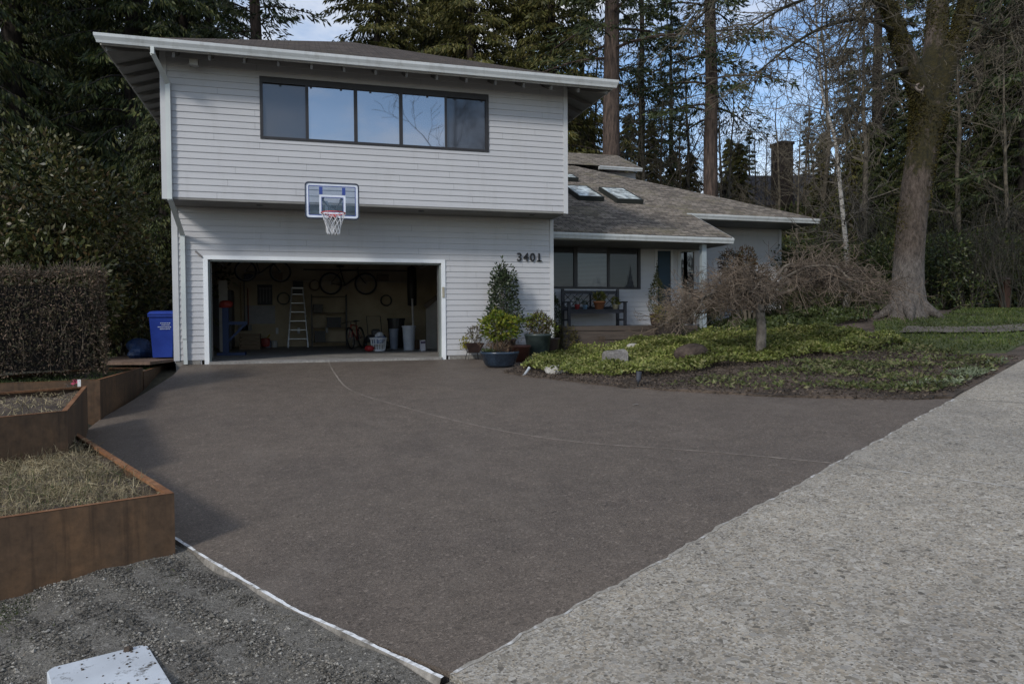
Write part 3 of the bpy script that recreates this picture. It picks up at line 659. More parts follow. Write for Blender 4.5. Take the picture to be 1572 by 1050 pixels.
def rrect(x0, x1, z0, z1, r, n=5):
    out = []
    for cx, cz, a0 in ((x1-r, z1-r, 0), (x0+r, z1-r, 90), (x0+r, z0+r, 180), (x1-r, z0+r, 270)):
        for k in range(n+1): a = math.radians(a0+90*k/n); out.append((cx+r*math.cos(a), cz+r*math.sin(a)))
    return out
def ring(mb, A, B, y0, y1):
    n = len(A); b = len(mb.v)
    for P_, y in ((A, y0), (B, y0), (B, y1), (A, y1)): mb.v += [(p[0], y, p[1]) for p in P_]
    for k in range(n):
        j = (k+1) % n
        for q in range(4): mb.f.append((b+q*n+k, b+q*n+j, b+((q+1) % 4)*n+j, b+((q+1) % 4)*n+k))
bx0, bx1, bz0, bz1 = 2.03, 3.065, 2.835, 3.545
mb = MB(); ring(mb, rrect(bx0, bx1, bz0, bz1, .07), rrect(bx0+.022, bx1-.022, bz0+.022, bz1-.022, .055), HY-.03, HY+.03); fr_ = mb.build('frame', NAVY, hoop)
mb = MB(); o_ = rrect(bx0+.0225, bx1-.0225, bz0+.0225, bz1-.0225, .054); n = len(o_); mb.v = [(p[0], y, p[1]) for y in (HY-.012, HY+.012) for p in o_]; mb.f = [tuple(range(n))[::-1], tuple(range(n, 2*n))]+[(k, (k+1) % n, n+(k+1) % n, n+k) for k in range(n)]
bo = mb.build('backboard', ACR, hoop)
mb = MB(); ring(mb, rrect(bx0+.026, bx1-.026, bz0+.026, bz1-.026, .05), rrect(bx0+.066, bx1-.066, bz0+.066, bz1-.066, .02), HY-.017, HY-.0125)
cx = HX+.005
ring(mb, rrect(cx-.25, cx+.25, 2.93, 3.30, .006), rrect(cx-.212, cx+.212, 2.968, 3.262, .004), HY-.017, HY-.0125); mb.build('border', BW, bo)
mb = MB(); ring(mb, rrect(bx0+.068, bx1-.068, bz0+.068, bz1-.068, .02), rrect(bx0+.082, bx1-.082, bz0+.082, bz1-.082, .01), HY-.017, HY-.0125)
ring(mb, rrect(cx-.21, cx+.21, 2.97, 3.26, .003), rrect(cx-.198, cx+.198, 2.982, 3.248, .002), HY-.017, HY-.0125)
mb.box(cx-.25, cx-.185, HY-.017, HY-.0125, 3.31, 3.455).box(cx+.185, cx+.25, HY-.017, HY-.0125, 3.31, 3.455); mb.build('board_stripe', BBL, bo)
mb = MB(); rc = (cx, HY-.14-.215, 2.905); mb.tube([(rc[0]+.225*math.cos(a), rc[1]+.225*math.sin(a), rc[2]) for a in np.linspace(0, 2*PI, 28, endpoint=False)], .011, 6, closed=True)
mb.tube([(rc[0]+.23*math.cos(a), rc[1]+.23*math.sin(a), rc[2]-.03) for a in np.linspace(.75*PI-.9, .25*PI+.9+.0, 8)], .006, 5)
mb.box(cx-.06, cx+.06, HY-.14, HY-.018, 2.86, 2.91).bar((cx-.05, HY-.02, 2.87), (cx-.16, rc[1]+.12, 2.90), .012, .012).bar((cx+.05, HY-.02, 2.87), (cx+.16, rc[1]+.12, 2.90), .012, .012); mb.build('rim', RED, hoop)
mb = MB(); K = 12
rr = [(.222, 0), (.19, -.09), (.16, -.17), (.135, -.25), (.12, -.33), (.115, -.40)]
for k in range(K):
    for sgn in (1, -1):
        pts = [(rc[0]+r*math.cos(2*PI*(k+sgn*.5*i)/K), rc[1]+r*math.sin(2*PI*(k+sgn*.5*i)/K), rc[2]-.01+z) for i, (r, z) in enumerate(rr)]
        mb.tube(pts, .0055, 4, False)
mb.build('net', NETM, hoop)
BRK = flat('pale bracket steel', (.42, .42, .42), .4); DKB = flat('dark bracket steel', (.06, .055, .05), .5)
mb = MB(); mb.box(cx-.13, cx-.085, HY+.10, HY+.14, 2.58, 3.20).box(cx-.03, cx+.03, HY+.10, HY+.14, 2.60, 3.05).bar((cx-.1, HY+.12, 2.62), (cx-.1, -OV+.3, 3.19), .04, .03).bar((cx+.02, HY+.12, 2.64), (cx+.02, -OV+.3, 3.19), .04, .03); mb.build('bracket', BRK, hoop)
for s in (-1, 1):
    MB().bar((cx+s*.20, HY+.02, 3.24), (cx+s*.02, HY+.06, 3.0), .022, .02).build('strut', DKB, hoop); MB().bar((cx+s*.17, HY+.03, 3.24), (cx+s*.17, -OV-.02, 3.27), .03, .03).build('strut', DKB, hoop)
MB().box(cx-.07, cx+.07, HY+.013, HY+.10, 2.90, 3.03).build('rim_mount', DKB, hoop)
for a, b_ in ((cx-.10, cx-.06), (cx+.03, cx+.09)): MB().box(a, b_, HY+.09, HY+.15, 2.55, 2.62).build('bracket_end', DKB, hoop)
# ------------------------------------------------------------------ corten planters
def corten(name, c1, c2, c3):
    m, nt, b = new_mat(name); v = coord(nt)
    f = noise(nt, coord(nt, (1, 1, .6)), 1.6, 7, .7); c = ramp(nt, f, [(.3, c1), (.52, c2), (.72, c3)])
    f2 = noise(nt, v, 14, 5, .7); c = mixc(nt, .55, c, ramp(nt, f2, [(.3, (.25, .25, .25)), (.7, (.75, .72, .7))]), 'OVERLAY')
    f3 = noise(nt, v, 3.5, 5, .75); c = mixc(nt, ramp(nt, f3, [(.62, (0, 0, 0)), (.72, (.6, .6, .6))]), c, (.13, .08, .05))
    f5 = noise(nt, coord(nt, (9, 9, .5)), 1.2, 4, .6); c = mixc(nt, ramp(nt, f5, [(.56, (0, 0, 0)), (.70, (.5, .5, .5))]), c, c3)
    f6 = noise(nt, coord(nt, (7, 7, .4)), 1.7, 4, .6); c = mixc(nt, ramp(nt, f6, [(.54, (0, 0, 0)), (.68, (.55, .55, .55))]), c, tuple(q*.55 for q in c1))
    nt.links.new(c, b.inputs['Base Color']); b.inputs['Roughness'].default_value = .7; b.inputs['Specular IOR Level'].default_value = .3
    bump(nt, b, f2, .25, .004); return m
CORT = corten('weathered steel', (.045, .030, .020), (.094, .058, .034), (.15, .084, .042)); CORTR = corten('orange rusted rim', (.10, .048, .023), (.20, .092, .04), (.29, .155, .08))
def planter(label, top, zt, depth, soil_drop, flange=.045, bottoms=None):
    """top = plan corners of the rim, in order; side panels reach down to the ground"""
    cx = sum(p[0] for p in top)/len(top); cy = sum(p[1] for p in top)/len(top)
    t = thing('planter_box', label, 'planter', (cx, cy, zt-depth)); n = len(top)
    def inset(d):
        out = []
        for i in range(n):
            p = Vector(top[i]); a = (p-Vector(top[i-1])).normalized(); b_ = (Vector(top[(i+1) % n])-p).normalized()
            na = Vector((-a.y, a.x)); nb = Vector((-b_.y, b_.x)); m = (na+nb); m = m/m.dot(na) if abs(m.dot(na)) > 1e-6 else na
            out.append(tuple(p+m*d))
        return out
    area = sum(top[i][0]*top[(i+1) % n][1]-top[(i+1) % n][0]*top[i][1] for i in range(n)); sg = 1 if area > 0 else -1
    I1 = inset(sg*.006); I2 = inset(sg*flange)
    mb = MB()
    for i in range(n):
        j = (i+1) % n; o0, o1, q0, q1 = top[i], top[j], I1[i], I1[j]; zb = zt-depth
        mb.quad((*o0, zb), (*o1, zb), (*o1, zt), (*o0, zt)); mb.quad((*q1, zb), (*q0, zb), (*q0, zt), (*q1, zt))
    mb.build('panel', CORT, t)
    mb = MB()
    for i in range(n):
        j = (i+1) % n; a0, a1, c0, c1 = top[i], top[j], I2[i], I2[j]
        mb.quad((*a0, zt+.004), (*a1, zt+.004), (*c1, zt+.004), (*c0, zt+.004)); mb.quad((*c0, zt-.02), (*c1, zt-.02), (*a1, zt-.001), (*a0, zt-.001)); mb.quad((*c0, zt+.004), (*c1, zt+.004), (*c1, zt-.02), (*c0, zt-.02))
    mb.build('rim', CORTR, t)
    I3 = inset(sg*.008); b_ = resample(I3, .12); pts = [Vector(p) for p in b_]; xs = [p[0] for p in I3]; ys = [p[1] for p in I3]
    x = min(xs)
    while x < max(xs):
        y = min(ys)
        while y < max(ys):
            if inside(I3, x, y): pts.append(Vector((x+random.uniform(-.03, .03), y+random.uniform(-.03, .03))))
            y += .14
        x += .14
    V, E_, Fc, *_ = delaunay_2d_cdt(pts, [(i, (i+1) % len(b_)) for i in range(len(b_))], [list(range(len(b_)))], 1, 1e-4)
    mb = MB(); mb.v = [(p.x, p.y, zt-soil_drop+.03*math.sin(p.x*4+p.y*7)+.02*math.sin(p.x*13-p.y*9)) for p in V]; mb.f = [tuple(f) for f in Fc]
    mb.build('soil', SOIL, t, True)
    return t, I2
R1 = Vector((1.08, -10.72)); Bk = Vector((-.52, -7.08)); dl = Vector((-.915, -.403))
P1 = [tuple(R1), tuple(Bk), tuple(Bk+dl*2.6), tuple(R1+dl*2.6)]
pl1, P1i = planter('nearest rusty steel planter box filled with dry straw grass', P1, -.385, .56, .07)
def gz_(px, py, z): p = atZ(px, py, z); return (p.x, p.y)
a, b_ = gz_(133.7, 593, -.01), gz_(103, 631, -.01); dl2 = (Vector(gz_(0, 641, -.01))-Vector(b_)).normalized(); 
P2 = [b_, a, tuple(Vector(a)+dl2*2.8), tuple(Vector(b_)+dl2*2.8)]
pl2, P2i = planter('middle rusty steel planter box with a bare seedling in its corner', P2, -.01, .75, .09)
c0, c1 = gz_(153, 583, .03), gz_(219, 564.5, .03); c2 = gz_(172, 567, .03); dl3 = (Vector(gz_(0, 589, .03))-Vector(c0)).normalized()
P3 = [c0, c1, (c1[0]-.75, c1[1]+.3), tuple(Vector(c0)+dl3*2.9)]
pl3, P3i = planter('tall long rusty steel planter box between the hedge and the drive', P3, .03, .75, .10)
e1 = gz_(265, 553.5, -.02); e0 = (c1[0]+.012, c1[1]+.02)
P4 = [e0, e1, (e1[0]-.85, e1[1]+.25), (c1[0]-.66, c1[1]+.36)]
pl4, P4i = planter('lowest rusty steel planter box ending at the house corner', P4, -.045, .5, .05)
STRAW = leaf_mat('dry grass', [(.25, .20, .115), (.42, .345, .215), (.52, .445, .30), (.10, .082, .042), (.32, .26, .155)], 2.5, .8, .3)
GREENB = leaf_mat('green blades', [(.03, .045, .012), (.06, .085, .025), (.10, .12, .04)], 3, .6, .3)
def scatter_poly(poly, n, rng):
    xs = [p[0] for p in poly]; ys = [p[1] for p in poly]; out = []
    while len(out) < n:
        x, y = rng.uniform(min(xs), max(xs)), rng.uniform(min(ys), max(ys))
        if inside(poly, x, y): out.append((x, y))
    return np.array(out)
def grass(name, poly, z, n, length, wid, mat, seed, lie=.6, cl=1.5, keep=None):
    rng = np.random.default_rng(seed); P_ = scatter_poly(poly, n, rng)
    if keep is not None: P_ = P_[np.array([keep(*p) > rng.uniform() for p in P_])]
    n = len(P_)
    zz = np.array([(z(x, y) if callable(z) else z) for x, y in P_])
    ang = rng.uniform(0, 2*PI, n)+2*np.sin(P_[:, 0]*cl)+2*np.cos(P_[:, 1]*cl*1.3); lean = rng.uniform(0, 1, n)*lie
    ax = np.stack([np.cos(ang)*lean, np.sin(ang)*lean, np.sqrt(np.maximum(.04, 1-lean**2))*rng.uniform(.25, 1, n)], 1)
    L = rng.uniform(.4, 1.2, n)*length; C = np.stack([P_[:, 0], P_[:, 1], zz], 1); mb = MB()
    leaves(mb, C, ax, L, wid*rng.uniform(.6, 1.4, n), rng, tip=.35)
    # second bend of each blade, lying over
    ax2 = ax.copy(); ax2[:, 2] = rng.uniform(-.35, .25, n); ax2 = unit(ax2)
    leaves(mb, C+unit(ax)*L[:, None]*.9, ax2, L*.8, wid*.8, rng, tip=.3)
    return mb.build(name, mat)
zs1 = -.385-.06
ctr = Vector((sum(q[0] for q in P1i)/4, sum(q[1] for q in P1i)/4)); P1g = [tuple(Vector(q)+(ctr-Vector(q)).normalized()*.11) for q in P1i]
tag(grass('dry_grass', P1g, zs1, 15000, .105, .0055, STRAW, 1, 1.0), kind='stuff')
tag(grass('grass_tufts', P1g, zs1, 1300, .12, .006, GREENB, 2, .6, keep=lambda x, y: ss(.35, .8, .5+.5*math.sin(x*3.1+1.1)*math.sin(y*2.3))), kind='stuff')
tag(grass('planter_weeds', P2i, -.09, 1100, .08, .008, STRAW, 3, 1.0), kind='stuff')
tag(grass('planter_grass', P3i, -.07, 1300, .10, .009, GREENB, 4, .8), kind='stuff')
tag(grass('corner_planter_grass', P4i, -.085, 500, .07, .008, GREENB, 5, .8), kind='stuff')
# bare seedling with pink leaf and white tag in the middle planter
pp = atZ(108, 600, -.09); sd = thing('seedling', 'bare seedling with pink leaf and white tag in the middle planter', 'plant', tuple(pp))
mb = MB(); rg = np.random.default_rng(3)
for k in range(9):
    a = rg.uniform(0, 6.28); d = Vector((math.cos(a)*.6, math.sin(a)*.6, rg.uniform(.3, 1.1)))*.16
    mb.tube([pp, pp+d*.5+Vector((0, 0, .02)), pp+d+Vector((0, 0, -.02))], [.006, .004, .002], 4)
mb.build('stem', BARK_G, sd)
mb = MB(); leaves(mb, [tuple(pp+Vector((.06, 0, .10)))]*7, rg.normal(size=(7, 3))+[0, 0, .6], .07, .04, rg); mb.build('leaf', flat('pink leaf', (.42, .07, .13)), sd)
MB().box(pp.x+.09, pp.x+.13, pp.y-.01, pp.y-.006, pp.z+.02, pp.z+.15).build('plant_tag', flat('white tag', (.6, .6, .6)), sd)
# ------------------------------------------------------------------ white cover lying on the gravel
wc = [atG(*p, 0) for p in [(76, 1038), (214, 993.5), (236, 1004), (275, 1062), (95, 1075)]]
WCM, nt, b = new_mat('dirty white plastic'); v = coord(nt); f = noise(nt, v, 11, 7, .75); f2 = noise(nt, v, 2.5, 3)
c = mixc(nt, ramp(nt, f, [(.57, (0, 0, 0)), (.66, (1, 1, 1))]), mixc(nt, ramp(nt, f2, [(.35, (0, 0, 0)), (.65, (1, 1, 1))]), (.44, .47, .50), (.56, .60, .64)), (.07, .062, .05)); nt.links.new(c, b.inputs['Base Color']); b.inputs['Roughness'].default_value = .5
cw = sum((Vector(p) for p in wc), Vector())/5
tcv = thing('utility_cover', 'white plastic utility lid with gravel crumbs lying in the bottom left gravel', 'utility lid', tuple(cw))
ex = (atG(214, 993.5)-atG(76, 1038)); ex.z = 0; L_ = ex.length*1.0; ex.normalize(); ey = Vector((ex.y, -ex.x, 0))
org = atG(214, 993.5, -.004)+ex*.035
pts = []
for (u, v_) in rrect(-L_-.05, 0, 0, .62, .045, 6): p = org+ex*u+ey*v_; pts.append(p)
n = len(pts); zc = org.z+.012; mb = MB(); mb.v = [(p.x, p.y, zc-.06) for p in pts]+[(p.x, p.y, zc-.006) for p in pts]+[tuple(Vector((p.x, p.y, zc))+(cw-p)*.02*Vector((1, 1, 0)).length*0+Vector(((cw.x-p.x)*.02, (cw.y-p.y)*.02, 0))) for p in pts]
for k in range(n): j = (k+1) % n; mb.f += [(k, j, n+j, n+k), (n+k, n+j, 2*n+j, 2*n+k)]
mb.f.append(tuple(range(2*n, 3*n))); mb.build('lid', WCM, tcv)
mb = MB(); rr_ = random.Random(4)
for k in range(45):
    u, v_ = -L_*rr_.random()**1, .02+.45*rr_.random()**1.6; p = org+ex*u+ey*v_; s = rr_.uniform(.003, .008) if k else .026
    MB().rock((p.x, p.y, zc+s*.3), s, s*.8, s*.6, k, 5, 3).build('crumb', SOIL, tcv)
# ------------------------------------------------------------------ recycling bin beside the garage
BLUE = M2('blue cart plastic', (.010, .03, .20), (.016, .045, .27), 2, .45)
q = atY(252, 546.5, .9); BX, BY, BZ = -.85, .55, .088
rb = thing('recycling_bin', 'blue wheeled recycling bin standing beside the left garage corner', 'recycling bin', (BX, BY, BZ))
mb = MB(); w0, w1, d0, d1, hh = .185, .235, .25, .33, .92
mb.v = [(BX+s*w, BY+t*d, BZ+z) for (w, d, z) in ((w0, d0, .03), (w1, d1, hh)) for s, t in ((-1, -1), (1, -1), (1, 1), (-1, 1))]
mb.f = [(3, 2, 1, 0), (4, 5, 6, 7)]+[(k, (k+1) % 4, 4+(k+1) % 4, 4+k) for k in range(4)]; bd = mb.build('body', BLUE, rb)
MB().box(BX-.25, BX+.25, BY-.355, BY+.35, BZ+hh-.05, BZ+hh+.0).build('collar', BLUE, bd)
mb = MB(); mb.v = [(BX+x, BY+y, BZ+hh+z) for (x, y, z) in ((-.258, -.375, .004), (.258, -.375, .004), (.258, .37, .03), (-.258, .37, .03), (-.22, -.31, .06), (.22, -.31, .06), (.22, .31, .09), (-.22, .31, .09))]
mb.f = [(3, 2, 1, 0), (4, 5, 6, 7)]+[(k, (k+1) % 4, 4+(k+1) % 4, 4+k) for k in range(4)]; mb.build('lid', BLUE, rb)
for s in (-1, 1): MB().tube([(BX+s*.19, BY+.27, BZ+.12), (BX+s*.245, BY+.27, BZ+.12)], .12, 16).build('wheel', BLACK, rb)
mb = MB(); rr_ = random.Random(9)
for row, (xa, xb) in enumerate(((-.02, .15), (.0, .14), (-.07, .17), (-.03, .15))):
    x = xa; z = BZ+.73-row*.04
    while x < xb: w = rr_.uniform(.010, .03); yy = BY-(d0+(d1-d0)*((z-BZ)/hh))-.006; mb.box(BX+x, BX+x+w, yy, yy+.004, z, z+.018); x += w+.009
mb.build('lettering', flat('white print', (.38, .42, .5)), bd)
q = atD(228, 538, 17.2); tb = thing('blue_tarp', 'crumpled blue tarp bundle on the ground behind the recycling bin', 'tarp', (-1.42, 1.05, .08))
MB().rock((-1.42, 1.05, .22), .28, .26, .22, 5, 18, 12, .5).build('tarp', M2('blue tarp', (.005, .018, .06), (.008, .03, .09), 4, .5, .6, .03), tb)
# ------------------------------------------------------------------ garage contents
def dk(name, c): return flat(name, c, .55)
RUB = dk('tyre rubber', (.012, .012, .012)); CHR = flat('dull steel', (.22, .22, .22), .35, .7)
def bicycle(label, col, scale=1.0, group=None):
    t = thing('bicycle', label, 'bicycle', (0, 0, 0), group); r = .34*scale; wb = 1.04*scale
    fm = flat('bicycle paint', col, .4)
    bb_ = Vector((.42*scale, 0, .28*scale)); st = Vector((.30*scale, 0, .72*scale)); hd = Vector((.80*scale, 0, .74*scale)); hb = Vector((.83*scale, 0, .60*scale)); rw = Vector((0, 0, r)); fw = Vector((wb, 0, r))
    mb = MB()
    for a, b, q in ((bb_, st, .017), (bb_, hb, .02), (st, hd, .016), (hd, hb, .02)): mb.tube([a, b], q*scale, 8)
    for s in (-.035, .035): o = Vector((0, s*scale, 0)); mb.tube([bb_+o, rw+o], .011*scale, 6); mb.tube([st+o*.5, rw+o], .010*scale, 6)
    mb.build('frame', fm, t, True)
    mb = MB()
    for s in (-.05, .05): o = Vector((0, s*scale, 0)); mb.tube([hb+o*.8, fw+o], .014*scale, 6)
    mb.build('fork', fm, t, True)
    for c in (rw, fw):
        w = MB().tube([(c.x+r*.92*math.cos(a), 0, c.z+r*.92*math.sin(a)) for a in np.linspace(0, 2*PI, 28, endpoint=False)], .026*scale, 7, closed=True).build('wheel', RUB, t, True)
        MB().tube([(c.x+r*.83*math.cos(a), 0, c.z+r*.83*math.sin(a)) for a in np.linspace(0, 2*PI, 28, endpoint=False)], .010*scale, 5, closed=True).build('rim', CHR, w, True)
        mb = MB()
        for k in range(20): a = 2*PI*k/20; mb.tube([(c.x, .02*scale*(-1)**k, c.z), (c.x+r*.83*math.cos(a), 0, c.z+r*.83*math.sin(a))], .0018*scale, 3)
        mb.tube([(c.x, -.05*scale, c.z), (c.x, .05*scale, c.z)], .02*scale, 8).build('spokes', CHR, w)
    mb = MB(); sp = st+(st-bb_).normalized()*.12*scale; mb.tube([st, sp], .012*scale, 6); mb.v += []; mb.rock(tuple(sp+Vector((.02*scale, 0, .02*scale))), .13*scale, .06*scale, .03*scale, 2, 10, 6, .1); mb.build('saddle', BLACK, t)
    mb = MB(); hp = hd+(hd-hb).normalized()*.08*scale; mb.tube([hd, hp], .014*scale, 6).tube([hp+Vector((.02, -.28*scale, 0)), hp+Vector((.06*scale, 0, .02)), hp+Vector((.02, .28*scale, 0))], .012*scale, 6); mb.build('handlebar', BLACK, t)
    mb = MB(); mb.tube([(bb_.x+.09*scale*math.cos(a), -.045*scale, bb_.z+.09*scale*math.sin(a)) for a in np.linspace(0, 2*PI, 16, endpoint=False)], .006, 4, closed=True).bar(bb_+Vector((0, -.07*scale, 0)), bb_+Vector((.1*scale, -.07*scale, -.13*scale)), .02, .012).bar(bb_+Vector((0, .07*scale, 0)), bb_+Vector((-.1*scale, .07*scale, .13*scale)), .02, .012); mb.build('crank', CHR, t)
    return t
b1 = bicycle('dark bicycle hung flat along the garage rear wall', (.02, .02, .022)); b1.location = (2.78, 6.35, 1.66)
b2 = bicycle('black bicycle hung under the ceiling at the left of the garage', (.015, .018, .02), .86); b2.location = (.50, 4.6, 1.93); b2.rotation_euler = (0, 0, math.radians(8))
b3 = bicycle('red bicycle parked on the garage floor facing out', (.22, .02, .015), .92); b3.location = (3.60, 5.0, gzf(4.6)); b3.rotation_euler = (math.radians(8), 0, math.radians(-112))
lad = thing('step_ladder', 'aluminium step ladder leaning open against the garage rear wall', 'ladder', (1.82, 5.9, gzf(5.9)))
ALU = flat('ladder aluminium', (.33, .34, .35), .35, .4); mb = MB(); zl = gzf(5.9)
LT = 1.72
for s in (-1, 1): mb.bar((1.82+s*.28, 5.78, zl), (1.82+s*.16, 6.1, zl+LT), .05, .03)
mb.build('rail', ALU, lad)
for k in range(6): f = (k+1)/6.6; MB().box(1.82-.28+.12*f, 1.82+.28-.12*f, 5.76+.32*f, 5.86+.32*f, zl+LT*f-.02, zl+LT*f+.005).build('step', ALU, lad)
MB().box(1.65, 1.99, 6.03, 6.2, zl+LT, zl+LT+.04).build('top_cap', ALU, lad)
mb = MB()
for s in (-1, 1): mb.bar((1.82+s*.27, 6.45, zl), (1.82+s*.15, 6.14, zl+LT), .03, .02)
mb.build('rear_leg', ALU, lad)
t = thing('breaker_panel', 'dark grey breaker panel on the garage wall above the ladder', 'breaker panel', (1.84, 6.56, 1.88)); MB().box(1.69, 1.99, 6.50, 6.595, 1.68, 2.08).build('box', dk('panel grey', (.025, .028, .026)), t); MB().box(1.71, 1.97, 6.49, 6.499, 1.70, 2.06).build('door', dk('panel door grey', (.032, .036, .034)), t)
t = thing('tool_board', 'dark board hung with hand tools on the garage rear wall', 'tool board', (.9, 6.58, 1.65)); MB().box(.68, 1.10, 6.565, 6.59, 1.36, 1.96).build('board', dk('tool board', (.02, .022, .026)), t)
mb = MB()
for k in range(4): x = .76+.09*k; mb.bar((x, 6.55, 1.42+.05*(k % 2)), (x, 6.55, 1.84), .025, .02).box(x-.035, x+.035, 6.535, 6.562, 1.82, 1.88)
mb.build('tool', dk('tool steel', (.10, .10, .11)), t)
MBw = MB().box(.34, 1.17, 6.57, 6.592, .80, 1.34); tag(MBw.build('wall_panel', dk('white panel', (.24, .24, .25)), None, at=(.75, 6.58, 1.0)), 'white sheet panel fixed to the garage rear wall', 'panel')
for x, z, lb in ((1.22, .60, 'white outlet cover left of the ladder'), (1.84, .60, 'white outlet cover behind the ladder'), (2.66, .62, 'white outlet cover behind the wire shelf')):
    t = thing('wall_outlet', lb, 'outlet', (x, 6.59, z), 'wall outlets in the garage'); MB().box(x-.035, x+.035, 6.575, 6.595, z-.1, z+.08).build('cover', dk('outlet white', (.40, .42, .46)), t)
t = thing('wire_shelf', 'black wire shelving rack against the garage rear wall', 'shelf', (2.72, 6.1, .1)); mb = MB()
for x in (2.22, 3.22):
    for y in (5.95, 6.4): MB().bar((x, y, gzf(y)), (x, y, 1.66), .03, .03).build('post', BLACK, t)
for z in (.25, .68, 1.12, 1.6):
    mb = MB()
    for k in range(13): mb.bar((2.22, 5.95+.0375*k, z), (3.22, 5.95+.0375*k, z), .008, .008)
    mb.bar((2.22, 5.95, z-.02), (2.22, 6.4, z-.02), .01, .03).bar((3.22, 5.95, z-.02), (3.22, 6.4, z-.02), .01, .03)
    mb.build('shelf', BLACK, t)
for k, (x, z, w, hh, c, lb) in enumerate(((2.45, .27, .3, .28, (.03, .028, .025), 'dark crate on the bottom of the wire shelf'), (2.85, .70, .4, .26, (.022, .022, .026), 'black case on the middle of the wire shelf'), (2.4, 1.14, .26, .2, (.035, .03, .024), 'brown carton on the upper wire shelf'))):
    t = thing('storage_crate', lb, 'crate', (x, 6.15, z)); MB().box(x-w/2, x+w/2, 6.0, 6.35, z-.012, z+hh).build('body', dk('crate', c), t); MB().box(x-w/2-.012, x+w/2+.012, 5.988, 6.362, z+hh, z+hh+.025).build('lid', dk('crate lid', c), t)
# blue stand with red head, left inside the opening
t = thing('machine_stand', 'blue steel machine stand with a red head just inside the garage', 'machine stand', (.33, 2.6, gzf(2.6))); BLM = dk('machine blue', (.012, .028, .085)); z0 = gzf(2.6)
MB().box(.10, .24, 2.5, 2.62, z0+.06, 1.20).build('column', BLM, t); MB().box(-.02, .62, 2.35, 2.80, z0, z0+.06).build('base', BLM, t); MB().box(.24, .66, 2.52, 2.60, .78, .86).bar((.24, 2.56, .40), (.62, 2.56, .80), .05, .05).build('arm', BLM, t)
MB().rock((.17, 2.55, 1.28), .19, .14, .11, 3, 12, 8, .2, .4).build('head', dk('red enamel', (.20, .022, .015)), t)
t = thing('white_board_sheet', 'tall narrow white board leaning at the far left of the garage', 'board', (.07, 4.2, gzf(4.2))); MB().bar((-.03, 4.2, gzf(4.2)), (-.05, 4.35, 1.95), .22, .02, up=(0, 1, 0)).build('sheet', dk('white board', (.30, .29, .27)), t)
t = thing('wooden_crate', 'tan wooden crate on the garage floor near the left wall', 'crate', (.55, 5.2, gzf(5.2))); z0 = gzf(5.2); mb = MB()
for k in range(4): mb.box(.28, .82, 4.98, 5.0, z0+.02+.11*k, z0+.11+.11*k)
mb.box(.28, .30, 5.0, 5.4, z0, z0+.44).box(.80, .82, 5.0, 5.4, z0, z0+.44).build('slats', dk('crate wood', (.10, .065, .03)), t); MB().box(.3, .8, 5.0, 5.4, z0, z0+.03).build('bottom', dk('crate wood', (.08, .05, .025)), t)
lb = thing('laundry_basket', 'white slotted plastic laundry basket on the garage floor', 'laundry basket', (3.86, 3.1, gzf(3.1))); z0 = gzf(3.1); WPL = flat('white basket plastic', (.62, .63, .65), .45)
def oval(rx, ry, z, n=32): return [(3.86+rx*math.cos(2*PI*k/n), 3.1+ry*math.sin(2*PI*k/n), z0+z) for k in range(n)]
mb = MB(); mb.tube(oval(.215, .17, .34), .016, 6, closed=True).tube(oval(.17, .13, .04), .014, 6, closed=True); mb.build('rim', WPL, lb); mb = MB(); A_, B_ = oval(.205, .165, .33), oval(.175, .135, .04)
for k in range(0, 32, 2): mb.bar(A_[k], B_[k], .022, .008, up=(A_[k][0]-3.86, A_[k][1]-3.1, 0))
mb.tube(oval(.195, .155, .2), .008, 4, closed=True).build('slats', WPL, lb); mb = MB().prism([(p[0], p[1]) for p in oval(.17, .13, 0)], z0+.01, z0+.025); mb.build('bottom', WPL, lb)
t = thing('clothes_heap', 'pale blue heap of clothes in the white laundry basket', 'clothes', (3.86, 3.1, z0+.22)); MB().rock((3.86, 3.1, z0+.30), .17, .13, .13, 8, 16, 10, .5).build('cloth', M2('clothes', (.06, .09, .2), (.35, .37, .42), 9, .9), t); MB().rock((3.9, 3.08, z0+.42), .11, .09, .09, 9, 12, 8, .5).build('folded_shirt', dk('white shirt', (.38, .40, .44)), t)
def binn(label, x, y, w, hh, c):
    t = thing('waste_bin', label, 'waste bin', (x, y, gzf(y))); z0 = gzf(y); m = flat('bin plastic', c, .5)
    MB().lathe([(w*.40, 0), (w*.49, hh*.93), (w*.53, hh*.93), (w*.53, hh), (w*.47, hh), (w*.40, hh*.1)], (x, y, z0), 4 if False else 18).build('body', m, t); return t
binn('light grey plastic waste bin, taller of the two by the right wall', 4.72, 3.5, .36, .66, (.34, .37, .42)); binn('blue grey plastic waste bin, shorter, left of the light grey one', 4.40, 4.2, .26, .56, (.17, .20, .26)); binn('black waste bin behind the light grey bin', 4.55, 4.9, .5, .85, (.018, .018, .02))
t = thing('toy_ball', 'red ball on the floor in front of the laundry basket', 'ball', (3.62, 3.0, gzf(3))); MB().rock((3.62, 3.0, gzf(3)+.085), .13, .13, .085, 1, 16, 12, .02).build('ball', dk('red rubber', (.28, .018, .02)), t)
t = thing('white_carton', 'small white carton on the floor beside the stairs', 'carton', (5.03, 3.0, gzf(3))); MB().box(4.95, 5.08, 2.95, 3.1, gzf(3), gzf(3)+.28).build('box', dk('white carton', (.48, .47, .52)), t); MB().box(4.955, 5.075, 2.945, 2.949, gzf(3)+.19, gzf(3)+.25).build('printed_label', dk('purple print', (.08, .06, .12)), t)
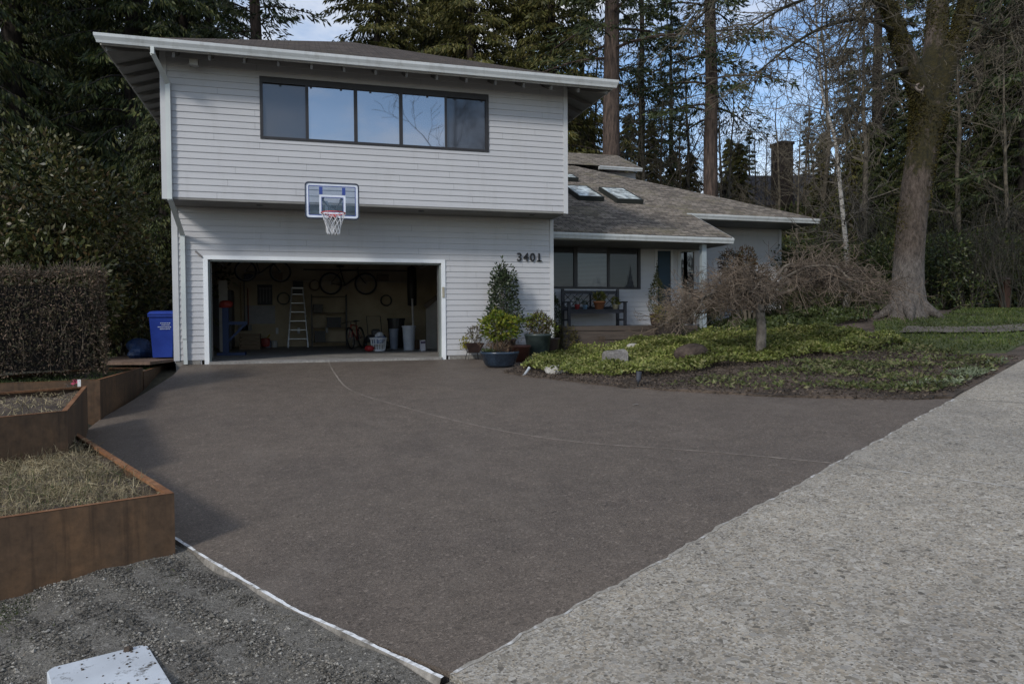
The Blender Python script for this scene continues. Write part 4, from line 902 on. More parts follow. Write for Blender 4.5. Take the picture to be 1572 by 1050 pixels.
t = thing('cardboard_box', 'low brown cardboard box near the right garage wall', 'box', (5.0, 4.2, gzf(4.2))); MB().box(4.88, 5.14, 4.1, 4.4, gzf(4.2), gzf(4.2)+.24).build('box', dk('cardboard', (.10, .06, .032)), t); MB().box(5.0, 5.02, 4.095, 4.099, gzf(4.2)+.01, gzf(4.2)+.23).build('tape', dk('tape', (.14, .10, .06)), t)
t = thing('punching_bag', 'long black punching bag hanging from the garage ceiling', 'punching bag', (5.03, 5.0, 1.2)); MB().lathe([(.02, 0), (.13, .03), (.14, .6), (.13, 1.12), (.05, 1.17)], (5.03, 5.0, 1.28), 16, True, True).build('bag', BLACK, t, True); MB().bar((5.03, 5, 2.43), (5.03, 5, 2.72), .02, .02).build('strap', BLACK, t)
t = thing('white_pole', 'slim white pole standing against the right garage wall', 'pole', (5.0, 4.6, gzf(4.6))); MB().tube([(5.02, 4.6, gzf(4.6)), (5.0, 4.75, 1.5)], .03, 8).build('pole', dk('white pole', (.34, .33, .34)), t)
MB().box(.2, 5.2, 6.50, 6.597, 2.06, 2.09).build('wall_ledge', dk('ledge wood', (.30, .27, .22)), house); MB().box(2.0, 5.3, 6.55, 6.597, 2.40, 2.44).build('wall_ledge', dk('ledge wood', (.05, .04, .03)), house)
for k, (x, w, hh, c, lb) in enumerate(((1.25, .30, .22, (.16, .10, .055), 'brown carton on the wall ledge left of the ladder'), (.45, .24, .16, (.05, .06, .09), 'blue grey carton at the left end of the wall ledge'), (4.35, .34, .20, (.12, .085, .05), 'tan carton on the wall ledge near the punching bag'))):
    t = thing('carton', lb, 'carton', (x, 6.5, 2.09)); MB().box(x-w/2, x+w/2, 6.42, 6.59, 2.092, 2.092+hh).build('box', dk('carton', c), t); MB().box(x-w/2-.003, x+w/2+.003, 6.416, 6.594, 2.092+hh*.8, 2.095+hh).build('lid', dk('carton lid', tuple(q*.85 for q in c)), t)
for k, (x, hh, c, lb) in enumerate(((.22, 1.25, (.22, .16, .08), 'wooden handled broom hung left of the tool board'), (.32, 1.4, (.10, .10, .10), 'steel rake hung left of the tool board'), (.42, 1.1, (.20, .05, .03), 'red handled shovel hung left of the tool board'))):
    t = thing('garden_tool', lb, 'garden tool', (x, 6.52, .7)); MB().tube([(x, 6.53, .75), (x, 6.53, .75+hh)], .016, 6).build('handle', dk('tool handle', c), t); MB().box(x-.09, x+.09, 6.515, 6.545, .60, .78).build('blade', dk('tool blade', (.14, .14, .14)), t)
for k, (x, y, c, lb) in enumerate(((1.15, 6.2, (.3, .3, .3), 'white paint can on the floor left of the ladder'), (.98, 6.25, (.12, .14, .2), 'blue paint can beside the white paint can'), (3.45, 5.9, (.22, .2, .17), 'grey paint can right of the wire shelf'))):
    t = thing('paint_can', lb, 'paint can', (x, y, gzf(y))); MB().lathe([(.085, 0), (.085, .19), (.08, .2)], (x, y, gzf(y)), 16, True, True).build('can', dk('paint can', c), t); MB().tube([(x-.085, y, gzf(y)+.15), (x-.06, y-.06, gzf(y)+.09), (x+.06, y-.06, gzf(y)+.09), (x+.085, y, gzf(y)+.15)], .004, 4).build('handle', CHR, t)
t = thing('mower', 'dark push mower parked behind the laundry basket', 'mower', (3.95, 4.6, gzf(4.6))); z0 = gzf(4.6)
MB().rock((3.95, 4.7, z0+.28), .34, .26, .14, 6, 16, 8, .1, .5).build('deck', dk('mower deck', (.03, .03, .032)), t); MB().lathe([(.12, 0), (.13, .12), (.08, .17)], (3.95, 4.7, z0+.38), 14, True, True).build('engine', dk('mower engine', (.06, .06, .06)), t)
for sx in (-.3, .3):
    for sy in (-.2, .22): MB().tube([(3.95+sx-.03, 4.7+sy, z0+.1), (3.95+sx+.03, 4.7+sy, z0+.1)], .1, 14).build('wheel', RUB, t)
MB().tube([(3.75, 4.9, z0+.3), (3.75, 5.4, 1.0), (4.15, 5.4, 1.0), (4.15, 4.9, z0+.3)], .012, 6).build('handle', dk('mower handle', (.05, .05, .05)), t)
for k, (x, z, r, c, lb) in enumerate(((1.42, 1.55, .17, (.05, .06, .05), 'dark green hose coil hung left of the ladder'), (2.32, 1.95, .15, (.09, .05, .02), 'orange brown cord coil hung above the wire shelf'), (4.45, 1.5, .16, (.03, .03, .035), 'black hose coil hung under the right end of the bicycle'))):
    t = thing('hose_coil', lb, 'hose coil', (x, 6.55, z))
    mb = MB(); mb.tube([(x+(r+.012*math.sin(a*3.3))*math.cos(a), 6.55-.006*a*.3, z+(r+.012*math.sin(a*2.7))*math.sin(a)) for a in np.linspace(0, 10*PI, 110)], .013, 5); mb.build('coil', dk('hose', c), t); MB().tube([(x, 6.6, z+r), (x, 6.5, z+r)], .012, 6).build('hook', CHR, t)
t = thing('storage_cabinet', 'dark tall storage cabinet against the left garage wall', 'cabinet', (-.2, 5.7, gzf(5.7))); z0 = gzf(5.7); MB().box(-.42, .05, 5.3, 6.2, z0, 1.75).build('body', dk('cabinet', (.05, .05, .055)), t); MB().box(.052, .066, 5.32, 5.74, z0+.06, 1.72).build('door', dk('cabinet door', (.06, .06, .066)), t); MB().box(.052, .066, 5.76, 6.18, z0+.06, 1.72).build('door', dk('cabinet door', (.06, .06, .066)), t)
t = thing('fuel_can', 'red plastic fuel can on the floor below the tool board', 'fuel can', (.9, 6.2, gzf(6.2))); z0 = gzf(6.2); MB().rock((.9, 6.2, z0+.15), .16, .11, .16, 3, 14, 8, .05, .7).build('can', dk('red can', (.22, .022, .015)), t); MB().tube([(.95, 6.2, z0+.28), (1.03, 6.2, z0+.38)], .02, 8).build('spout', dk('yellow spout', (.3, .22, .03)), t)
# ------------------------------------------------------------------ porch bench and its pots
BXa, BXb, BYf, BYb, BZ0 = 8.47, 10.10, 1.25, 1.72, .69
bench = thing('bench', 'black wooden garden bench with lattice back on the porch', 'bench', (9.28, 1.5, BZ0)); BK = M2('black bench paint', (.012, .013, .017), (.022, .023, .03), 3, .4)
MB().box(BXa+.07, BXb-.07, BYf, BYb, BZ0+.40, BZ0+.43).box(BXa+.06, BXb-.06, BYf+.02, BYf+.05, BZ0+.33, BZ0+.40).build('seat', BK, bench)
for x in (BXa, BXb-.07): MB().box(x, x+.07, BYb-.02, BYb+.05, BZ0, BZ0+.97).build('leg', BK, bench); MB().box(x, x+.07, BYf-.02, BYf+.05, BZ0, BZ0+.60).build('leg', BK, bench)
for x in (BXa-.01, BXb-.08): MB().box(x, x+.09, BYf-.06, BYb-.021, BZ0+.601, BZ0+.635).build('armrest', BK, bench)
mb = MB().box(BXa+.07, BXb-.07, BYb, BYb+.035, BZ0+.84, BZ0+.93).box(BXa+.07, BXb-.07, BYb, BYb+.035, BZ0+.44, BZ0+.50)
for k in (0, 1, 2): x = BXa+.07+(BXb-BXa-.14)*k/2; mb.box(x-.02, x+.02, BYb+.002, BYb+.033, BZ0+.50, BZ0+.84)
for k in range(2):
    xa = BXa+.09+k*.745; w = .705
    for (u0, v0, u1, v1) in ((0, .5, .25, 1), (0, 0, .5, 1), (.22, 0, .72, 1), (.5, 0, 1, 1), (.75, 0, 1, .5), (0, 1, .33, .33), (.66, .66, 1, 0), (.33, .9, .6, .4)): mb.bar((xa+u0*w, BYb+.015, BZ0+.50+v0*.34), (xa+u1*w, BYb+.015, BZ0+.50+v1*.34), .012, .028, up=(0, 1, 0))
mb.build('backrest', BK, bench)
MB().box(BXa+.02, BXa+.05, BYf+.05, BYb-.02, BZ0+.14, BZ0+.18).box(BXb-.05, BXb-.02, BYf+.05, BYb-.02, BZ0+.14, BZ0+.18).build('stretcher', BK, bench)
TERRA = M2('terracotta', (.22, .085, .04), (.31, .13, .06), 5, .8)
SUCC = leaf_mat('yellow green leaves', [(.09, .11, .02), (.17, .17, .04), (.24, .20, .05)], 4, .5, .25)
def pot(name, label, x, y, z, prof, mat, cat='flower pot', soil=.9):
    t = thing(name, label, cat, (x, y, z)); MB().lathe(prof, (x, y, z), 26).build('pot', mat, t, True)
    rt, zt = max(p[0] for p in prof)*soil, prof[-1][1]
    MB().lathe([(.001, zt-.03), (rt*.5, zt-.025), (rt*.93, zt-.035)], (x, y, z), 20, False).build('soil', SOIL, t)
    return t
def foliage(t, c, rad, n, L, W, mat, seed, stems=0, shape=None, up=.3, stem_mat=None, shell=.35, base=None):
    rng = np.random.default_rng(seed); d = unit(rng.normal(size=(n, 3))); r = rng.uniform(shell, 1, n)**(1/2.2)
    P_ = d*r[:, None]
    lump = 1+.22*np.sin(d[:, 0]*5+seed)*np.sin(d[:, 1]*4+seed*2)+.15*np.sin(d[:, 2]*7+seed)
    P_ = P_*lump[:, None]*np.array(rad)
    if shape: P_ = shape(P_, rng)
    P_ = P_+np.array(c); ax = d*.8+rng.normal(size=(n, 3))*.6+[0, 0, up]
    mb = MB(); leaves(mb, P_, ax, L*rng.uniform(.6, 1.3, n), W*rng.uniform(.7, 1.3, n), rng); mb.build('foliage', mat, t)
    if stems:
        b0 = Vector(base) if base else Vector((c[0], c[1], c[2]-rad[2]))
        k = rng.integers(0, n, stems); mb = MB()
        for i in k: e = Vector(P_[i]); m_ = (b0+e)/2+Vector((0, 0, .05*rad[2])); mb.tube([b0, m_, e], [max(.006, rad[0]*.03), max(.004, rad[0]*.02), .003], 5, False)
        mb.build('stem', stem_mat or BARK_G, t)
x, y, z = 9.42, 1.45, BZ0+.431
t = pot('flower_pot', 'terracotta pot with yellow green plant in the middle of the bench seat', x, y, z, [(.10, 0), (.15, .17), (.165, .17), (.165, .21), (.145, .21)], TERRA)
foliage(t, (x, y, z+.30), (.14, .14, .13), 260, .09, .035, SUCC, 4, 6)
x = 10.0-.12; t = pot('flower_pot', 'small cream pot with pale plant at the right end of the bench seat', x, y, z, [(.06, 0), (.09, .11), (.10, .12), (.085, .12)], M2('cream glaze', (.30, .27, .18), (.4, .36, .25), 5, .4)); foliage(t, (x, y, z+.2), (.1, .1, .1), 160, .07, .03, SUCC, 5, 5)
x = 8.80; t = pot('flower_pot', 'small red pot with dark sprig at the left end of the bench seat', x, y, z, [(.05, 0), (.075, .12), (.08, .13), (.065, .13)], dk('red glaze', (.22, .03, .03))); foliage(t, (x, y, z+.2), (.07, .07, .09), 90, .06, .02, RHOD, 6, 4)
x = 9.02; t = pot('flower_pot', 'small blue pot with sprig beside the red pot on the bench', x, y, z, [(.05, 0), (.07, .10), (.075, .11), (.06, .11)], dk('pale blue glaze', (.12, .20, .28))); foliage(t, (x, y, z+.17), (.06, .06, .07), 80, .06, .02, RHOD, 7, 4)
# ------------------------------------------------------------------ pots at the corner of the garage
def gpt(px, py): return atG(px, py)
BLUEG = M2('blue glaze', (.014, .024, .04), (.032, .052, .082), 3, .25, fine=30, spec=.5); GREENG = M2('dark green glaze', (.018, .028, .028), (.045, .06, .058), 4, .35); BROWNG = M2('dark brown glaze', (.03, .02, .018), (.065, .042, .036), 4, .35); REDC = M2('red clay', (.06, .022, .015), (.09, .034, .022), 4, .6)
IRON = flat('black iron', (.015, .015, .015))
CAM_L = leaf_mat('camellia leaves', [(.012, .022, .010), (.024, .042, .018), (.05, .07, .035), (.09, .10, .06)], 3, .35, .15)
YELG = leaf_mat('bright yellow green leaves', [(.05, .085, .010), (.10, .145, .016), (.18, .20, .025), (.25, .23, .04)], 3.5, .45, .3)
OLIVE = leaf_mat('reddish olive leaves', [(.05, .04, .015), (.08, .075, .025), (.10, .055, .03)], 4, .6, .2)
TWIG = leaf_mat('dry brown stalks', [(.09, .06, .035), (.16, .11, .07), (.07, .045, .03)], 4, .8, .1)
# tall camellia
p = Vector((6.32, -.42, zg(6.32, -.42))); t = pot('potted_shrub', 'tall dark green columnar shrub in a brown pot against the garage wall', p.x, p.y, p.z, [(.17, 0), (.24, .12), (.26, .40), (.28, .42), (.28, .46), (.25, .46)], BROWNG, 'potted shrub')
def cone(P_, rng): z = P_[:, 2:3]; f = 1.05-.42*(z/.85); P_[:, :2] *= f; return P_
foliage(t, (p.x-.02, p.y, p.z+1.36), (.35, .34, .92), 2600, .075, .042, CAM_L, 11, 16, cone, .25, base=(p.x, p.y, p.z+.42), shell=.15)
# wide blue bowl
p = gpt(767, 563); t = pot('potted_shrub', 'yellow green leafy shrub in a wide blue glazed bowl', p.x, p.y, p.z, [(.24, 0), (.30, .05), (.385, .26), (.40, .27), (.40, .305), (.37, .305)], BLUEG, 'potted shrub')
foliage(t, (p.x+.01, p.y+.02, p.z+.82), (.38, .34, .30), 1150, .085, .048, YELG, 12, 16, base=(p.x, p.y, p.z+.28))
mb = MB(); rg = np.random.default_rng(5); n = 500; C_ = np.stack([p.x+rg.normal(0, .15, n), p.y+rg.normal(0, .13, n), p.z+.29+rg.uniform(0, .2, n)], 1); leaves(mb, C_, rg.normal(size=(n, 3))*[.5, .5, .4]+[0, 0, .6], .10, .012, rg); mb.build('dry_foliage', TWIG, t)
mb = MB(); C_ = np.stack([p.x-.24+rg.normal(0, .06, 160), p.y-.1+rg.normal(0, .08, 160), p.z+.30+rg.uniform(0, .05, 160)], 1); leaves(mb, C_, rg.normal(size=(160, 3))+[0, 0, .8], .05, .018, rg); mb.build('low_foliage', GREENB, t)
# tall green pot
q = Vector((6.93, -1.0, 0)); q.z = zg(q.x, q.y); t = pot('potted_shrub', 'olive leaved shrub in a tall dark green glazed pot', q.x, q.y, q.z, [(.19, 0), (.21, .04), (.29, .52), (.305, .53), (.305, .58), (.27, .58)], GREENG, 'potted shrub')
foliage(t, (q.x+.02, q.y, q.z+.78), (.27, .25, .25), 900, .075, .022, OLIVE, 13, 12, base=(q.x, q.y, q.z+.55))
mb = MB(); n = 260; C_ = np.stack([q.x-.1+rg.normal(0, .12, n), q.y+rg.normal(0, .12, n), q.z+.72+rg.uniform(0, .28, n)], 1); leaves(mb, C_, rg.normal(size=(n, 3))+[0, 0, .4], .07, .03, rg); mb.build('bright_foliage', YELG, t)
# brown pot nearest the corner
q = Vector((7.30, -.62, 0)); q.z = zg(q.x, q.y); t = pot('potted_shrub', 'small sparse green sprig in a dark brown pot nearest the wall corner', q.x, q.y, q.z, [(.17, 0), (.20, .05), (.26, .44), (.27, .47), (.24, .47)], BROWNG, 'potted shrub')
foliage(t, (q.x+.02, q.y, q.z+.66), (.19, .17, .17), 160, .075, .035, YELG, 14, 10, base=(q.x, q.y, q.z+.45))
q = Vector((6.45, -1.25, 0)); q.z = zg(q.x, q.y); t = pot('flower_pot', 'plain red clay pot tucked between the blue bowl and the green pot', q.x, q.y, q.z, [(.16, 0), (.20, .3), (.22, .31), (.22, .36), (.19, .36)], REDC)
# small planter on iron stand
q = Vector((5.62, -.33, 0)); q.z = zg(q.x, q.y); t = thing('planter_stand', 'small dark square planter with reddish sprig on a low iron stand', 'planter', tuple(q)); mb = MB()
z0, z1 = q.z+.17, q.z+.38
mb.v = [(q.x+s*w, q.y+u*w, z) for (w, z) in ((.12, z0), (.215, z1), (.195, z1), (.11, z0+.04)) for s, u in ((-1, -1), (1, -1), (1, 1), (-1, 1))]
mb.f = [(3, 2, 1, 0)]+[(4*r+k, 4*r+(k+1) % 4, 4*r+4+(k+1) % 4, 4*r+4+k) for r in range(3) for k in range(4)]+[(12, 13, 14, 15)]; mb.build('pot', BROWNG, t)
mb = MB()
for s, u in ((-1, -1), (1, -1), (1, 1), (-1, 1)): mb.tube([(q.x+s*.11, q.y+u*.11, z0+.02), (q.x+s*.15, q.y+u*.15, q.z+.001)], .008, 6)
mb.tube([(q.x+.14*math.cos(a), q.y+.14*math.sin(a), z0-.005) for a in np.linspace(0, 2*PI, 18, endpoint=False)], .008, 5, closed=True); mb.build('stand', IRON, t)
MB().box(q.x-.19, q.x+.19, q.y-.19, q.y+.19, z1-.05, z1-.03).build('soil', SOIL, t)
foliage(t, (q.x+.06, q.y, z1+.20), (.18, .15, .16), 420, .055, .018, OLIVE, 15, 10, base=(q.x+.05, q.y, z1-.03))
mb = MB(); n = 170; C_ = np.stack([q.x-.19+rg.normal(0, .05, n), q.y-.05+rg.normal(0, .06, n), z1-.02+rg.uniform(-.12, .16, n)], 1); leaves(mb, C_, rg.normal(size=(n, 3))+[-.3, 0, .3], .06, .025, rg); mb.build('yellow_foliage', leaf_mat('yellow leaves', [(.16, .15, .015), (.30, .25, .02), (.10, .12, .02)], 4), t)
# cone shrubs on the porch
CONEM = leaf_mat('dwarf conifer', [(.022, .032, .012), (.045, .055, .022), (.075, .075, .03)], 4, .6, .15)
def cone2(P_, rng): z = (P_[:, 2:3]+.62)/1.24; P_[:, :2] *= np.clip(1.25-1.15*z, .05, 2); return P_
for (x, y, z, lb, hh, pm) in ((10.95, 1.2, .69, 'narrow cone shaped conifer in a pot beside the teal door', .58, BROWNG), (8.05, 1.15, .2, 'narrow cone shaped conifer at the corner behind the garage wall', .55, BROWNG)):
    t = pot('potted_conifer', lb, x, y, z, [(.13, 0), (.16, .05), (.19, .28), (.2, .3), (.17, .3)], pm, 'potted conifer'); foliage(t, (x, y, z+.28+hh), (.24, .24, hh*1.08), 1500, .07, .018, CONEM, int(x*7), 4, cone2, .8, base=(x, y, z+.25))
q = Vector((8.15, .55, zg(8.15, .55))); t = thing('shrub', 'low yellowish shrub beside the porch at the garage corner', 'shrub', tuple(q)); foliage(t, (q.x, q.y, q.z+.34), (.33, .3, .34), 800, .08, .03, leaf_mat('dull yellow leaves', [(.06, .06, .015), (.11, .10, .028), (.14, .11, .04)], 3), 21, 10)
q = Vector((10.62, .02, zg(10.62, .02))); t = pot('potted_shrub', 'yellow leaved shrub in a large dark barrel pot beside the porch step', q.x, q.y, q.z+.05, [(.24, 0), (.29, .12), (.31, .40), (.32, .42), (.28, .42)], M2('dark barrel', (.02, .016, .015), (.04, .032, .03), 4, .6), 'potted shrub'); foliage(t, (q.x-.1, q.y, q.z+.66), (.32, .3, .22), 420, .08, .03, leaf_mat('pale yellow leaves', [(.14, .12, .03), (.22, .19, .06), (.10, .07, .035)], 3), 22, 14, base=(q.x, q.y, q.z+.44))
# ------------------------------------------------------------------ stones and garden lights in the bed
STONE = M2('grey stone', (.14, .13, .125), (.27, .255, .24), 3, .9, .8, .02, fine=26); STONEL = M2('pale stone', (.30, .285, .255), (.42, .40, .37), 3, .9, .8, .02, fine=22); STONED = M2('brown lichen boulder', (.05, .036, .03), (.11, .082, .066), 3, .95, .8, .03, fine=20)
def stone(label, px, py, rx, ry, rz, mat, seed, sq=0, rot=0, sink=.35):
    q = gpt(px, py); o = MB().rock((q.x, q.y, q.z+rz*(1-sink)), rx, ry, rz, seed, 14, 9, .22, sq).build('stone', mat, None, True, at=(q.x, q.y, q.z)); o.rotation_euler.z = rot; return tag(o, label, 'stone')
stone('flat pale stone at the left edge of the bed', 858, 574.5, .34, .16, .10, STONEL, 3, .6, .2, .25)
q = gpt(944, 566); mb = MB(); r_ = random.Random(4); T_ = [(-.20, -.13), (.17, -.16), (.21, .10), (.02, .16), (-.19, .12)]; nb = len(T_)
for z, sc in ((-.05, 1.0), (.30, .97), (.345, .86)): mb.v += [(q.x+a*sc*1.15+r_.uniform(-.012, .012), q.y+b_*sc+r_.uniform(-.012, .012), q.z+z+r_.uniform(-.018, .018)+.04*a) for a, b_ in T_]
for l in (0, 1):
    for k in range(nb): j = (k+1) % nb; mb.f.append((l*nb+k, l*nb+j, l*nb+nb+j, l*nb+nb+k))
mb.f.append(tuple(range(2*nb, 3*nb))); tag(mb.build('stone', STONE, None, at=(q.x, q.y, q.z)), 'blocky grey stone standing in the ground cover', 'stone')
stone('small rounded pale stone in front of the porch step', 971, 540, .13, .11, .12, STONEL, 7)
stone('brown lichen covered boulder among the ground cover', 1062, 553, .36, .28, .20, STONED, 9, 0, 0, .35)
stone('whitish stone by the wall corner in front of the porch', 857, 533, .14, .11, .12, STONEL, 11)
stone('small dark stone in front of the porch deck', 898, 527, .16, .12, .10, STONED, 13)
def stake(label, px, py, mat, tilt, cat='garden light'):
    q = gpt(px, py); t = thing('garden_light', label, cat, tuple(q)); d = Vector((math.sin(tilt), 0, math.cos(tilt)))
    MB().tube([q-Vector((0, 0, .05)), q+d*.10], .012, 8).build('stake', IRON, t); MB().tube([q+d*.08, q+d*.11, q+d*.20, q+d*.24], [.02, .035, .04, .045], 12).build('lamp_head', mat, t)
stake('dark slim garden spotlight at the edge of the drive', 979, 594, flat('grey blue lamp', (.05, .055, .07)), .1)
stake('dark garden spotlight beside the weeping maple trunk', 1213, 515, IRON, .3)
q = gpt(806, 577); t = thing('drain_pipe', 'short white plastic pipe leaning at the left tip of the bed', 'pipe', tuple(q)); MB().tube([q+Vector((-.04, -.03, .0)), q+Vector((.09, .05, .13))], .022, 12).build('pipe', flat('white pipe', (.34, .36, .38)), t); MB().tube([q+Vector((.08, .044, .12)), q+Vector((.10, .055, .145))], .027, 12).build('collar', flat('white pipe collar', (.42, .44, .46)), t)
p = Vector((24.0, 2.2, zg(24, 2.2))); t = thing('wooden_post', 'reddish brown wooden post at the edge of the far lawn', 'post', tuple(p)); MB().box(p.x-.11, p.x+.11, p.y-.11, p.y+.11, p.z-.1, p.z+1.05).build('post', M2('cedar post', (.06, .03, .02), (.10, .05, .03), 4, .8, stretch=(4, 4, .5)), t); mb = MB(); mb.v = [(p.x+a*.16, p.y+b_*.16, p.z+1.05) for a, b_ in ((-1, -1), (1, -1), (1, 1), (-1, 1))]+[(p.x, p.y, p.z+1.22)]; mb.f = [(3, 2, 1, 0), (0, 1, 4), (1, 2, 4), (2, 3, 4), (3, 0, 4)]; mb.build('cap', STONED, t)
# neighbour's house seen through the trees
nz_ = 1.0
nh = thing('neighbour_house', 'dark roofed house with a brick chimney far behind the wing roof', 'house', (33, 24, nz_))
cq = atD(1192, 330, 40); cr = atD(1213, 330, 40); cz = atD(1202, 224, 40).z
MB().box(cr.x-.2, cr.x+8, cr.y-1.5+2, cr.y+8, nz_-.2, 8.2).build('wall', M2('weathered grey wall', (.12, .115, .11), (.18, .17, .165), 3, .8, stretch=(6, 6, .4)), nh)
rz0 = atD(1180, 300, 40).z
MB().quad((cq.x-2.6, cq.y+.3, rz0-.6), (cq.x+11, cq.y-3.6, rz0-.6), (cq.x+13, cq.y+2.2, rz0+2.2), (cq.x+.6, cq.y+5.8, rz0+2.2)).quad((cq.x+13, cq.y+2.2, rz0+2.2), (cq.x+.6, cq.y+5.8, rz0+2.2), (cq.x+4, cq.y+14, rz0-.5), (cq.x+16, cq.y+9, rz0-.5)).build('roof', M2('dark slate roof', (.03, .028, .032), (.055, .05, .056), 2, .8, .6, .02, fine=12), nh)
MB().box(cq.x, cr.x, cq.y-.45, cq.y+.5, nz_, cz).box(cq.x-.06, cr.x+.06, cq.y-.5, cq.y+.56, cz, cz+.14).build('chimney', M2('old brick', (.035, .026, .023), (.06, .045, .039), 4, .9, .5, .02, fine=14), nh)
# ------------------------------------------------------------------ trees
def conifer(name, label, H, hb, Rm, nl, droop, mat, seed, bark=None, r0=.35, spray=.42, sw=.085, per=15, sub=7, top=.06, cat='tree', group=None, hang=.6, lift=.15, shape=.75, gap=0.0):
    rng = np.random.default_rng(seed); t = thing(name, label, cat, (0, 0, 0), group)
    mb = MB(); hs = np.linspace(0, H, 12); wob = rng.normal(0, .04, (12, 2)); wob[0] = 0
    mb.tube([(wob[i, 0], wob[i, 1], h-.3 if i == 0 else h) for i, h in enumerate(hs)], [r0*(1.25 if i == 0 else 1)*(1-h/H)**.8+.02 for i, h in enumerate(hs)], 12)
    mb.build('trunk', bark or BARK_D, t, True)
    mb = MB(); lm = MB(); C = []; A = []
    S0, S1, SR = [], [], []
    for i in range(nl):
        h = hb+(H-hb)*((i+rng.uniform(0, .9))/nl)
        if gap and rng.uniform() < gap: continue
        f = (h-hb)/(H-hb); R = Rm*((1-f)**shape)*rng.uniform(.55, 1.12)+.3
        a = i*2.399+rng.uniform(-.5, .5); dx, dy = math.cos(a), math.sin(a); n = 6; pts = []
        for k in range(n+1):
            s = k/n; pts.append(Vector((dx*R*s, dy*R*s, h+lift*R*s-droop*R*s*s+ (.18*droop*R*s**4))))
        for k in range(n): S0.append(pts[k]); S1.append(pts[k+1]); SR.append((.05*(1-k/n)+.012)*R/4)
        for k in range(per):
            s = (k+rng.uniform(.2, 1))/per*.92+.08; j = min(n-1, int(s*n)); q = pts[j].lerp(pts[j+1], s*n-j)
            wd = R*.36*(1-s*.62)
            for m_ in range(sub):
                side = rng.uniform(-1, 1); off = Vector((-dy*side*wd, dx*side*wd, -abs(side)*wd*.35*hang+rng.normal(0, .06)))
                C.append(q+off+Vector((dx, dy, 0))*abs(side)*wd*.4)
                A.append((dx*.5-dy*side*.9+rng.normal(0, .3), dy*.5+dx*side*.9+rng.normal(0, .3), -hang+rng.normal(0, .3)))
    n = len(C); segs(lm, S0, S1, np.array(SR)*1.1, np.array(SR)*.8, 4); leaves(mb, C, A, spray*rng.uniform(.55, 1.25, n), sw*rng.uniform(.6, 1.4, n), rng, tip=.45); build2('crown', [(mb, mat), (lm, bark or BARK_D)], t)
    return t
def branch_tree(name, label, seed, H, r0, spread, nmain, mat_t, mat_b, cat='tree', group=None, levels=3, trunkf=.45, kids_=6, up=.55, stems=1, twig=.006, crook=.18, droop=0, sides=4, lean=(0, 0)):
    rng = random.Random(seed); t = thing(name, label, cat, (0, 0, 0), group); tm = MB(); P0, P1, Q0, Q1 = [], [], [], []
    def rv(s): return Vector((rng.gauss(0, s), rng.gauss(0, s), rng.gauss(0, s)))
    def grow(p, d, L, r, lev):
        n = 5 if lev < 2 else 4; q = p.copy(); dd = d.normalized(); pts = [q.copy()]
        for k in range(n):
            dd = (dd+rv(crook)+Vector((0, 0, (up*.16 if lev < 3 else 0)-droop*.12*lev))).normalized(); q = q+dd*L/n; pts.append(q.copy())
        for k in range(n):
            P0.append(pts[k]); P1.append(pts[k+1]); Q0.append(max(twig*.55, r*(1-.75*k/n))); Q1.append(max(twig*.5, r*(1-.75*(k+1)/n)))
        if lev >= levels: return
        m = kids_ if lev else kids_+1
        for c in range(m):
            f = .22+.78*(c+rng.random())/m; j = min(n-1, int(f*n)); b = pts[j].lerp(pts[j+1], f*n-j); ax = (pts[j+1]-pts[j]).normalized()
            pr = (rv(1)); pr = (pr-ax*pr.dot(ax)).normalized(); nd = ax*rng.uniform(.45, .9)+pr*rng.uniform(.6, 1)+Vector((0, 0, .12-droop*.3))
            grow(b, nd, L*rng.uniform(.38, .62)*(1.1-.35*f), r*.45*(1.1-.5*f), lev+1)
    for s in range(stems):
        a = rng.uniform(0, 6.28); ld = Vector((lean[0], lean[1], 1))+ (Vector((math.cos(a), math.sin(a), 0))*rng.uniform(.1, .45) if stems > 1 else Vector())
        ld.normalize(); n = 9; pts = []; q = Vector((math.cos(a)*.15, math.sin(a)*.15, -.15)) if stems > 1 else Vector((0, 0, -.2)); hh = H*rng.uniform(.75, 1)
        rr = r0*(rng.uniform(.5, 1) if stems > 1 else 1); rads = []
        for k in range(n+1):
            pts.append(q.copy()); rads.append(rr*(1-.88*k/n)*(1.25 if k == 0 and stems == 1 else 1)+.004); q = q+(ld+rv(.055)*(1 if k else 0)).normalized()*hh/n
        tm.tube(pts, rads, 9 if stems == 1 else 6)
        for c in range(nmain):
            f = trunkf+(1-trunkf)*(c+rng.random())/nmain; j = min(n-1, int(f*n)); b = pts[j].lerp(pts[j+1], f*n-j); a = c*2.4+rng.uniform(-.6, .6)
            d = Vector((math.cos(a), math.sin(a), up*rng.uniform(.5, 1.5))); grow(b, d, spread*rng.uniform(.6, 1.1)*(1.15-.6*f), max(twig, rads[j]*.5), 1)
    tm.build('trunk', mat_t, t, True); mb = MB(); segs(mb, P0, P1, Q0, Q1, sides); mb.build('crown', mat_b, t)
    return t
def put(o, px=None, py=None, D=None, xy=None, rz=0, sc=1, z=None, sz=None):
    if xy is None: p = atD(px, py, D); xy = (p.x, p.y)
    o.location = (xy[0], xy[1], (zg(*xy) if z is None else z)-.05); o.rotation_euler.z = rz; o.scale = (sc, sc, sz or sc); return o
def relabel(o, l): o['label'] = l; return o
